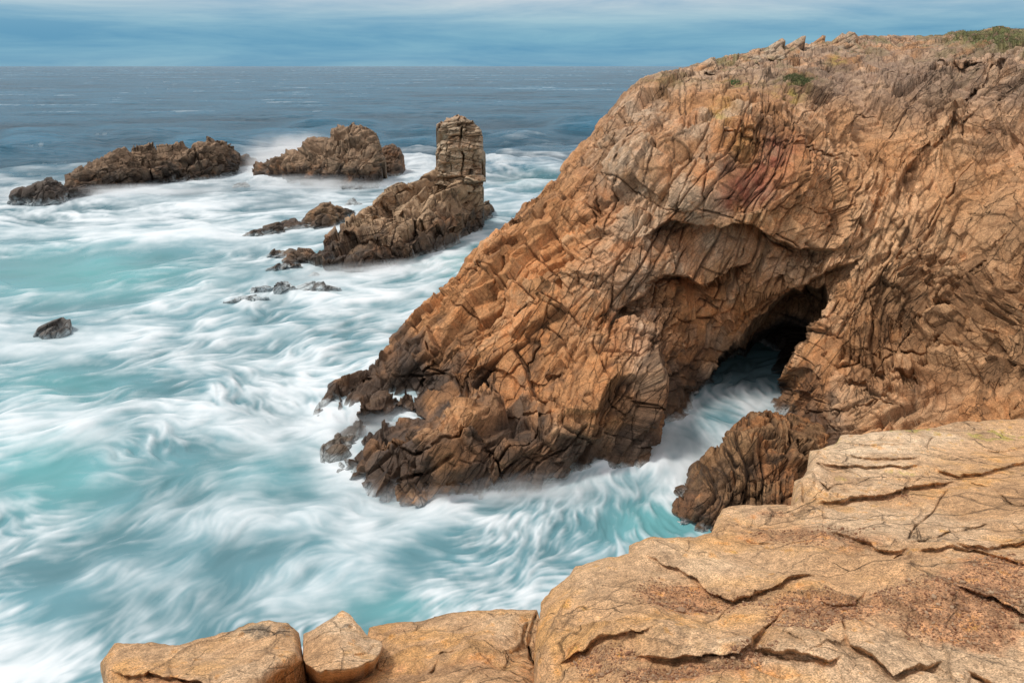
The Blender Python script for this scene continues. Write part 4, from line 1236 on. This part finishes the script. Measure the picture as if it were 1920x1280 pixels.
PIL.finish(rough_disp(dict(seed=95, ws=.2, wa=.5, big=.25, bs=.5, sm=.06, layers=[
    ([(jn(6, 5), .8), (jn(78, 15), 2.6), (jn(85, 65), 3.4)], .34, .3, .05, .3, (.2, .8), .03), ([(jn(-9, 0), .3), (jn(70, -14), 1.3), (jn(40, 60), 2.2)], .10, .2, .03, .12, (.4, .9))])))
PIL.build('pillar', MAT_REEF, rock_color(c3(.42, .305, .20), c3(.52, .39, .26), .1, 0, 0, 96, .3, 0), back=5, power=1.2, zend=5.2, rings=5, parent=stack, down=True)

SM = lambda s: dict(seed=s, terr=(.9, 10, .6), ws=.2, wa=.7, big=.3, bs=.4, sm=.08, layers=[([(jn(14, 10), .9), (jn(70, 14), 1.6), (jn(80, 60), 1.6)], .2, .3, .09, .3, (.1, .7), .04)])
SC = lambda s, f=.4, a=.6: rock_color(c3(.13, .095, .07), c3(.2, .14, .09), 1.8, .7, f, s, .2, a)
SG = lambda s, f=.5, a=.55: rock_color(c3(.12, .12, .125), c3(.15, .14, .13), 1.0, .5, f, s, .05, a)
rock('low_rock', 'long low dark rock in the foam left of the sea stack base', [(450, 443), (470, 432), (500, 422), (530, 412), (555, 410), (564, 419), (577, 420)], [(452, 446), (500, 443), (560, 432), (577, 429)], 3, SM(101), SC(102), MAT_REEF, 1.0, 2, .8, 8, back=4)
rock('low_rock', 'brown humped rock between the long low rock and the stepped base', [(564, 414), (580, 395), (600, 383), (620, 380), (631, 389), (646, 388), (664, 396)], [(566, 422), (592, 430), (620, 430), (642, 414), (662, 404)], 4, SM(103),
     rock_color(c3(.19, .125, .08), c3(.26, .17, .1), 1.8, .75, .4, 104, .2, .6), MAT_REEF, 1.0, 2, 1, 9, back=5)
rock('low_rock', 'small dark slab just left of the stepped base, above a smaller one', [(500, 479), (516, 468), (540, 466), (556, 470), (562, 476)], [(502, 485), (530, 488), (561, 482)], 2.4, SM(105), SC(106), MAT_REEF, 1.0, 1.6, .5, 7, back=3, below=6)
rock('low_rock', 'flat dark rock, foam covered, below the small slab beside the stepped base', [(498, 505), (520, 495), (545, 491), (568, 500)], [(500, 509), (540, 509), (568, 505)], 1.6, SM(107), SC(108, .5, .7), MAT_REEF, 1.0, 1.6, .4, 6, back=2, below=5)
rock('low_rock', 'tiny dark rock tip below the front corner of the stepped base', [(572, 519), (590, 511), (614, 518)], [(574, 521), (612, 521)], 1.0, SM(109), SC(110, .4, .6), MAT_REEF, 1.0, 1.2, .3, 5, back=2, below=4)
rock('low_rock', 'small dark rock alone in foam before the gap between reef and islet', [(434, 351), (445, 342), (460, 341), (469, 348)], [(436, 353), (469, 352)], 2, SM(111), SC(112), MAT_REEF, 1.0, 1.5, .5, 5, back=3, below=4)
rock('low_rock', 'misty grey rock tip in spray behind the humped brown rock', [(645, 386), (653, 374), (663, 369), (670, 378), (686, 386)], [(646, 391), (686, 390)], 2, SM(113), SG(114, 1.2, .6), MAT_REEF, 1.0, 1.5, .5, 5, back=3, below=4)
rock('low_rock', 'dark rock knob at the right foot of the sea stack', [(900, 400), (908, 378), (916, 376), (922, 384), (928, 394)], [(902, 413), (914, 410), (928, 399)], 2, SM(115), SC(116), MAT_REEF, 1.0, 1.5, .6, 6, back=3, below=5)
rock('low_rock', 'lone blocky grey rock in the foam near the left edge', [(64, 630), (74, 613), (100, 604), (132, 597), (135, 606), (136, 626)], [(66, 633), (100, 635), (136, 629)], 1.4, SM(117), SG(118, .5, .6), MAT_CLIFF, 1.0, 1.6, .4, 7, back=2, below=7)
rock('low_rock', 'half drowned grey rock under the long low rock', [(460, 463), (480, 449), (500, 452), (506, 460)], [(462, 465), (506, 464)], 1.6, SM(119), SG(120, .9, .75), MAT_REEF, 1.0, 1.4, .4, 5, back=2, below=4)
rock('low_rock', 'broad drowned shoal showing grey through foam below the stepped base', [(470, 546), (500, 533), (545, 527), (590, 531), (625, 536), (640, 545)], [(472, 549), (540, 550), (638, 549)], 2.5, SM(121), SG(122, .9, .8), MAT_REEF, 1.0, 2, .3, 6, back=2, below=5)
rock('low_rock', 'thin drowned shoal line farther left of the broad grey shoal', [(412, 573), (440, 560), (480, 553), (505, 558)], [(414, 575), (460, 569), (504, 562)], 1.6, SM(123), SG(124, .8, .85), MAT_REEF, 1.0, 2, .3, 5, back=2, below=4)


# ------------------------------------------------------------------ the granite in the foreground
BUFF, PALE, SOIL, GOLD = c3(.57, .335, .17), c3(.68, .51, .34), c3(.46, .225, .11), c3(.60, .315, .105)

def gran_disp(seed, amp=1.0):
    def f(p, n, fx, fy):
        q = p + warp3(p, 1.2, .12, seed, 2)
        o, t, g, h = joints(q, [(jn(12, 40), .62), (jn(60, 30), 1.1), (jn(-40, 50), 1.3)], seed, .003, .010, .010, .02, (.4, .95), .0)
        off = amp * (o + -.06 * np.abs(fbm(p * f32(1.5), 3, seed + 6)) + .08 * fbm(p * f32(.9), 3, seed) + .024 * fbm(p * f32(4), 4, seed + 2, .6) + .006 * fbm(p * f32(22), 3, seed + 4))
        return n * off[:, None].astype(f32), {'tint': t, 'joint': g, 'halo': h}
    return f

def gran_color(seed, soil=(), pale=(), lich=(), dark=()):
    def f(R):
        V, i, fx, fy = R.V, R.info, R.fx, R.fy
        n1 = fbm(V * f32(.8), 4, seed); n2 = fbm(V * f32(3.5), 4, seed + 1, .6); n3 = fbm(V * f32(14), 3, seed + 2, .6)
        c = np.repeat(BUFF[None], len(V), 0)
        c = mixc(c, PALE, sstep(-.1, .6, n1 + .5 * n2) * .5)
        c = mixc(c, GOLD, sstep(.0, .6, n2 - .3 * n1) * .6)
        if pale: c = mixc(c, PALE * f32(1.05), np.clip(gauss(fx, fy, pale), 0, 1) * (.65 + .4 * n2))
        if soil: c = mixc(c, SOIL * (1 + .25 * n3[:, None]), sstep(.3, .8, gauss(fx, fy, soil) + .45 * n2 + .2 * n3) * .8)
        c = mixc(c, c3(.11, .07, .04), .75 * np.clip(np.maximum(.6 * i['joint'], i['xcrack'] ** 2), 0, 1))
        if lich: c = mixc(c, c3(.38, .34, .06), sstep(.35, .7, gauss(fx, fy, lich) + .5 * n3) * .75)
        if dark: c = mixc(c, c3(.09, .085, .07), sstep(.45, .8, gauss(fx, fy, dark) + .6 * n3) * .7)
        c = mixc(c, c3(.5, .21, .04), sstep(.55, .8, n3 + .3 * n2) * .45)
        c = mixc(c, BROWN, .45 * sstep(.25, .8, fbm(V * f32(1.9), 4, seed + 9, .6)))
        c = c * (1 + .14 * n2 + .22 * n3 + .10 * i['tint'])[:, None]
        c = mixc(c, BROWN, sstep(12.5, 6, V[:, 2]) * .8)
        return np.clip(c, .01, .9), np.zeros(len(V))
    return f

def C5(pts): return [(960 + x * .5, 760 + y * .5) for x, y in pts]
def C6(pts): return [(150 + x * .5, 1080 + y * .5) for x, y in pts]

led = Relief([(1000, 1460), (1001, 1280), (1000, 1222), (1004, 1196), (1014, 1130), (1035, 1105), (1068, 1080), (1080, 1062), (1125, 1050), (1180, 1040), (1181, 1027), (1220, 1012), (1260, 1009), (1305, 1010), (1332, 1001),
              (1345, 975), (1355, 955), (1395, 947), (1440, 948), (1484, 947), (1487, 930), (1488, 905), (1505, 897), (1515, 880), (1518, 848), (1570, 830), (1576, 817), (1660, 810), (1750, 800), (1810, 790), (1920, 783), (2180, 768), (2760, 740)],
             [(2760, 1460)],
             [(x, y, W, plane_z(y) + d) for x, y, d in [
                 (1000, 1440, -.35), (1500, 1440, 0), (2150, 1440, .1), (1004, 1270, -.4), (1030, 1180, -.28), (1250, 1280, -.08), (1500, 1280, 0), (1900, 1280, .05), (1010, 1150, -.42), (1070, 1085, -.3), (1180, 1034, -.2),
                 (1340, 1000, -.2), (1400, 955, -.2), (1484, 950, -.14), (1490, 905, .02), (1520, 850, .06), (1575, 820, .12), (1750, 802, .2), (1920, 786, .25), (2150, 772, .3), (1920, 900, .12), (1700, 880, .1), (1620, 930, .0),
                 (1700, 960, .0), (1500, 1050, -.03), (1300, 1090, -.04), (1150, 1110, -.1), (1700, 1100, .02), (1900, 1100, .08), (1200, 1200, -.03), (2150, 1000, .15), (2700, 760, .4), (2700, 1100, .2), (2700, 1440, .15)]],
             1.7, 2.2, 131, roll=.18, roll_px=20)
led.lip_rag = 3.0
for ln, st_, rc in [
    ([(440, 555), (550, 575), (630, 600), (700, 640), (760, 680), (830, 705), (900, 695), (1000, 670), (1060, 640), (1120, 625), (1190, 625)], .17, 46),
    ([(130, 960), (230, 890), (330, 855), (400, 860), (480, 840), (540, 825)], .13, 40), ([(440, 890), (450, 915), (500, 935), (620, 945), (740, 955), (850, 965), (890, 930), (900, 880), (960, 810), (1000, 775)], .15, 36),
    ([(870, 945), (960, 960), (1080, 980), (1190, 1000), (1250, 965)], .12, 36), ([(1240, 850), (1270, 910), (1330, 950), (1430, 1010), (1500, 990), (1560, 960), (1640, 910)], .13, 36),
    ([(1170, 480), (1280, 530), (1380, 560), (1460, 572), (1510, 540)], .13, 34), ([(1110, 395), (1180, 385), (1280, 360), (1400, 340), (1500, 320), (1600, 300), (1700, 270)], .20, 40),
    ([(1110, 235), (1200, 240), (1340, 235), (1470, 240), (1570, 200)], .16, 26), ([(1215, 185), (1330, 200), (1440, 205), (1560, 185)], .12, 22), ([(1220, 140), (1330, 150), (1450, 150), (1520, 140)], .09, 18),
    ([(1555, 190), (1600, 240), (1680, 265), (1760, 255), (1850, 225), (1920, 205), (2000, 190)], .17, 34), ([(1640, 540), (1700, 560), (1790, 562), (1840, 520), (1920, 500), (2000, 490)], .14, 30),
    ([(1480, 575), (1600, 590), (1740, 575), (1800, 590), (1920, 620), (2000, 630)], .13, 34), ([(1640, 720), (1720, 750), (1820, 775), (1920, 800), (2000, 810)], .14, 34), ([(855, 510), (930, 525), (1000, 523)], .08, 18),
    ([(1180, 300), (1260, 290), (1400, 280), (1560, 280)], .06, 18), ([(1600, 60), (1720, 80), (1860, 90), (1990, 84)], .07, 18), ([(1740, 150), (1830, 165), (1920, 150), (2000, 140)], .09, 20), ([(640, 390), (720, 400), (800, 380)], .04, 14),
    ([(1140, 720), (1200, 745), (1290, 740), (1340, 690)], .07, 22), ([(560, 640), (640, 690), (700, 720), (800, 745)], .05, 24), ([(970, 985), (1040, 990), (1150, 1000)], .05, 20), ([(1700, 960), (1800, 1000), (1900, 1010)], .1, 30)]:
    led.lip(C5(ln), st_ * (.85 if ln[0][1] < 420 else .62), rc * 1.25)
for ln, wd, dp in [([(1650, 300), (1600, 380), (1530, 460), (1470, 545)], 3, .08), ([(1250, 790), (1235, 830), (1250, 870)], 2.6, .07), ([(770, 770), (800, 735), (860, 715)], 2.4, .06), ([(1120, 235), (1180, 260), (1290, 250)], 2.2, .06),
                   ([(1060, 280), (1090, 330), (1100, 395)], 3, .12), ([(1150, 300), (1180, 330), (1230, 300)], 2.6, .08), ([(1700, 290), (1790, 310), (1860, 360), (1960, 380)], 2.6, .08), ([(1470, 545), (1560, 520), (1700, 470), (1800, 430)], 2.4, .06),
                   ([(290, 630), (320, 690), (310, 730)], 2.4, .05), ([(940, 830), (1010, 780), (1040, 760)], 2.4, .05), ([(1560, 195), (1555, 150), (1580, 110)], 2.2, .07), ([(1290, 570), (1400, 600), (1480, 585)], 2.4, .06)]:
    led.crack(C5(ln), wd, dp, 2.0)
led.finish(gran_disp(132))
SOILB = [(1250, 1100, 90, 24, .8), (1330, 1120, 120, 16, .6), (1490, 1010, 130, 22, .7), (1530, 1150, 90, 40, .9), (1620, 1030, 90, 20, .4), (1750, 1150, 130, 60, .8), (1880, 1100, 80, 50, .8), (1850, 1180, 60, 30, .9), (1130, 1230, 90, 26, .7), (1250, 1270, 130, 26, .9), (1420, 1240, 60, 30, .5),
         (1440, 970, 60, 10, .5), (1680, 940, 90, 14, .4)]
o = led.build('granite_ledge', MAT_GRANITE, gran_color(133, SOILB, [(1620, 860, 130, 50, 1.0), (1720, 815, 160, 26, .7), (1420, 965, 70, 20, .7), (1330, 1060, 150, 26, .8), (1120, 1090, 70, 40, .5), (1300, 1180, 90, 26, .4), (1240, 1030, 60, 14, .5)],
          [(1560, 832, 30, 10, .5), (1700, 806, 60, 7, .6), (1860, 815, 70, 14, .55), (1690, 892, 40, 6, .4), (1500, 945, 14, 8, .3), (1600, 905, 50, 5, .3)]), back=3.5, zend=-2, rings=8, down=True)
tag(o, 'broad buff granite ledge with reddish gritty hollows filling the lower right corner', 'rock ledge')

sl = Relief([(470, 1460), (494, 1300), (520, 1272), (560, 1252), (600, 1240), (660, 1222), (684, 1204), (689, 1190), (693, 1177), (725, 1167), (795, 1162), (850, 1147), (930, 1139), (970, 1141), (1006, 1143), (1012, 1162), (1030, 1196), (1040, 1234), (1050, 1300), (1060, 1460)],
            [(480, 1462)], [(1045, 1200, W, 14.45), (1060, 1440, W, 15.2), (480, 1440, W, 15.0), (1000, 1440, W, 15.6), (520, 1280, W, 14.45), (600, 1250, W, 14.5), (693, 1182, W, 14.42), (795, 1165, W, 14.42), (930, 1143, W, 14.5), (1000, 1150, W, 14.55), (1000, 1240, W, 14.8), (800, 1280, W, 14.95), (880, 1200, W, 14.75), (650, 1300, W, 14.75)],
            1.7, 1.8, 141, roll=.12, roll_px=14)
sl.lip_rag = 2.5
for ln, st_, rc in [([(1715, 160), (1690, 180), (1670, 230), (1700, 290)], .1, 24), ([(1560, 180), (1500, 210), (1420, 260), (1350, 290), (1290, 350), (1260, 400)], .1, 24), ([(870, 350), (960, 355), (1060, 345), (1120, 300)], .08, 16), ([(740, 395), (860, 400), (950, 390)], .08, 18)]:
    sl.lip(C6(ln), st_, rc)
sl.crack(C6([(1710, 130), (1695, 200), (1690, 260), (1720, 330)]), 4, .16)
sl.crack(C6([(1500, 215), (1420, 265), (1350, 300), (1300, 360)]), 3.4, .09)
sl.finish(gran_disp(142))
o = sl.build('granite_slab', MAT_GRANITE, gran_color(143, [(760, 1262, 150, 26, .35), (900, 1250, 60, 30, .5)], [(870, 1165, 100, 16, .35), (945, 1190, 30, 26, .6)], (), [(860, 1150, 90, 10, .3)]), back=2.5, zend=-2, rings=7, down=True)
tag(o, 'sloping granite slab along the bottom edge between the pointed block and the broad ledge', 'rock')

b2 = Relief([(569, 1236), (568, 1190), (600, 1170), (630, 1150), (642, 1143), (655, 1151), (680, 1180), (692, 1192), (714, 1201), (718, 1210)], [(700, 1236), (662, 1250), (600, 1256), (574, 1244)],
            [(570, 1200, W, 14.7), (642, 1146, W, 14.72), (690, 1192, W, 14.75), (715, 1206, W, 14.8), (640, 1190, W, 14.88), (600, 1245, W, 14.95), (700, 1232, W, 14.95), (660, 1246, W, 15.0)], 1.4, 2.2, 151, roll=.05, roll_px=10)
b2.lip([(655, 1232), (668, 1222), (690, 1215), (716, 1206)], .04, 10)
b2.finish(gran_disp(152, .8))
o = b2.build('granite_block', MAT_GRANITE, gran_color(153, (), [(640, 1180, 40, 30, .4)], (), [(645, 1170, 22, 8, .6)]), back=.9, zend=13.7, rings=5, down=True)
tag(o, 'pointed granite block at the bottom edge beside the long flat block', 'rock')
b1 = Relief([(196, 1460), (198, 1300), (190, 1246), (214, 1213), (240, 1210), (285, 1207), (330, 1211), (372, 1203), (400, 1197), (440, 1185), (475, 1170), (505, 1167), (540, 1170), (560, 1187), (566, 1220), (567, 1246), (552, 1256), (520, 1272), (496, 1290), (480, 1340)], [(470, 1460)],
            [(200, 1240, W, 14.45), (300, 1210, W, 14.45), (400, 1200, W, 14.5), (500, 1170, W, 14.6), (560, 1195, W, 14.65), (560, 1245, W, 14.85), (400, 1260, W, 14.85), (250, 1270, W, 14.7), (500, 1280, W, 14.95), (210, 1440, W, 14.9), (450, 1440, W, 15.2)], 1.6, 1.8, 161, roll=.2, roll_px=22)
b1.lip([(200, 1268), (280, 1275), (380, 1286), (460, 1300)], .12, 40)
b1.finish(gran_disp(162))
o = b1.build('granite_block', MAT_GRANITE, gran_color(163, [(300, 1300, 200, 20, .7)], [(330, 1235, 120, 16, .4), (480, 1190, 60, 14, .5)], (), [(480, 1186, 60, 14, .75), (520, 1205, 40, 18, .5), (300, 1225, 60, 8, .35)]), back=1.6, zend=-2, rings=7, down=True)
tag(o, 'long flat granite block with dark lichen at the bottom left above the sea', 'rock')

# loose grit in the hollows
def gravel(R, blobs, n, seed):
    rg = np.random.default_rng(seed)
    ico = np.array([(0, 0, 1), (.89, 0, .45), (.28, .85, .45), (-.72, .53, .45), (-.72, -.53, .45), (.28, -.85, .45), (.72, .53, -.45), (-.28, .85, -.45), (-.89, 0, -.45), (-.28, -.85, -.45), (.72, -.53, -.45), (0, 0, -1)])
    fc = np.array([(0, 1, 2), (0, 2, 3), (0, 3, 4), (0, 4, 5), (0, 5, 1), (1, 6, 2), (2, 7, 3), (3, 8, 4), (4, 9, 5), (5, 10, 1), (2, 6, 7), (3, 7, 8), (4, 8, 9), (5, 9, 10), (1, 10, 6), (6, 11, 7), (7, 11, 8), (8, 11, 9), (9, 11, 10), (10, 11, 6)])
    P = scatter(R, blobs, n, seed, .45, 4.0)
    s = .0028 * np.exp(rg.normal(0, .5, n))
    V = ico[None] * s[:, None, None] * rg.uniform(.6, 1.3, (n, 1, 3)) * rg.uniform(.75, 1.2, (n, 12, 1)) + P[:, None] + np.array([0, 0, 1])[None, None] * (s * .4)[:, None, None]
    Q = (fc[None] + 12 * np.arange(n)[:, None, None]).reshape(-1, 3)
    c = np.repeat(lerp(c3(.22, .10, .05), c3(.42, .29, .18), rg.uniform(0, 1, (n, 1)) ** 2), 12, 0)
    return mesh_obj('gravel', V.reshape(-1, 3), Q, MAT_GRASS, None, c, smooth=False)
o = gravel(led, SOILB, 9000, 17)
tag(o, 'reddish loose grit lying in the hollows of the broad granite ledge', 'gravel', kind='stuff')


# ------------------------------------------------------------------ spray hanging over the surf
def spray_material(name, dens, scale):
    m = bpy.data.materials.new(name)
    m.use_nodes = True
    nt = m.node_tree; nt.nodes.clear(); L = nt.links
    out = node(nt, 'ShaderNodeOutputMaterial')
    v = node(nt, 'ShaderNodeVolumePrincipled')
    v.inputs['Color'].default_value = (.985, .99, .995, 1)
    v.inputs['Anisotropy'].default_value = 0.0
    L.new(v.outputs[0], out.inputs['Volume'])
    tc = node(nt, 'ShaderNodeTexCoord')
    ln = node(nt, 'ShaderNodeVectorMath', operation='LENGTH')
    L.new(tc.outputs['Object'], ln.inputs[0])
    fall = node(nt, 'ShaderNodeMapRange', interpolation_type='SMOOTHSTEP')
    fall.inputs['From Min'].default_value = 1.0; fall.inputs['From Max'].default_value = 0.15
    L.new(ln.outputs['Value'], fall.inputs['Value'])
    n = node(nt, 'ShaderNodeTexNoise')
    n.inputs['Scale'].default_value = scale; n.inputs['Detail'].default_value = 3
    L.new(tc.outputs['Object'], n.inputs['Vector'])
    r = node(nt, 'ShaderNodeMapRange')
    r.inputs['From Min'].default_value = .36; r.inputs['From Max'].default_value = .66
    r.inputs['To Max'].default_value = dens
    L.new(n.outputs['Fac'], r.inputs['Value'])
    mu = node(nt, 'ShaderNodeMath', operation='MULTIPLY')
    L.new(fall.outputs[0], mu.inputs[0]); L.new(r.outputs[0], mu.inputs[1])
    L.new(mu.outputs[0], v.inputs['Density'])
    return m

def spray(label, px, py, z, size, dens, scale=2.2, rot=0.0):
    """a bank of spray: an ellipsoid of thin drifting droplets"""
    n, k = 24, 12
    V = [(0, 0, 1)]
    for a in range(1, k):
        t = math.pi * a / k
        V += [(math.sin(t) * math.cos(2 * math.pi * b / n), math.sin(t) * math.sin(2 * math.pi * b / n), math.cos(t)) for b in range(n)]
    V.append((0, 0, -1))
    Fq = []
    for a in range(k - 2):
        for b in range(n):
            p0 = 1 + a * n; p1 = 1 + (a + 1) * n
            Fq.append((p0 + b, p1 + b, p1 + (b + 1) % n)); Fq.append((p0 + b, p1 + (b + 1) % n, p0 + (b + 1) % n))
    for b in range(n):
        Fq.append((0, 1 + b, 1 + (b + 1) % n)); Fq.append((len(V) - 1, 1 + (k - 2) * n + (b + 1) % n, 1 + (k - 2) * n + b))
    o = mesh_obj('sea_spray', np.array(V, f32), np.array(Fq), spray_material('spray', dens, scale))
    Y = float(y_at_z(py, 0))
    P = at(px, py, Y)
    o.location = (P[0], P[1], z)
    o.scale = size
    o.rotation_euler = (0, 0, rot)
    tag(o, label, 'spray', kind='stuff')
    return o

spray('white spray drifting off the surf between the reef and the big rock islet', 556, 318, 1.5, (11.5, 8, 6.4), .8, 1.6)
spray('spray bank over the surf in front of the big rock islet', 590, 352, .3, (17, 4, 2.0), .8, 2.5)
spray('spray bank along the foot of the long reef', 200, 366, .2, (24, 4, 1.6), .8, 3.0, .2)
spray('thin mist at the foot of the stepped base of the sea stack', 690, 514, .1, (12, 2.5, 1.2), 1.0, 2.5, .35)
spray('thin mist lying along the foot of the headland', 900, 925, .1, (8.5, 1.8, .9), 2.0, 3.0, .05)
spray('mist in the mouth of the cave channel', 1270, 850, .1, (2.8, 3.0, .7), 1.0, 2.6, .5)
spray('mist between the two toes of the headland', 690, 800, .1, (4.4, 2.6, .9), 1.6, 2.6)
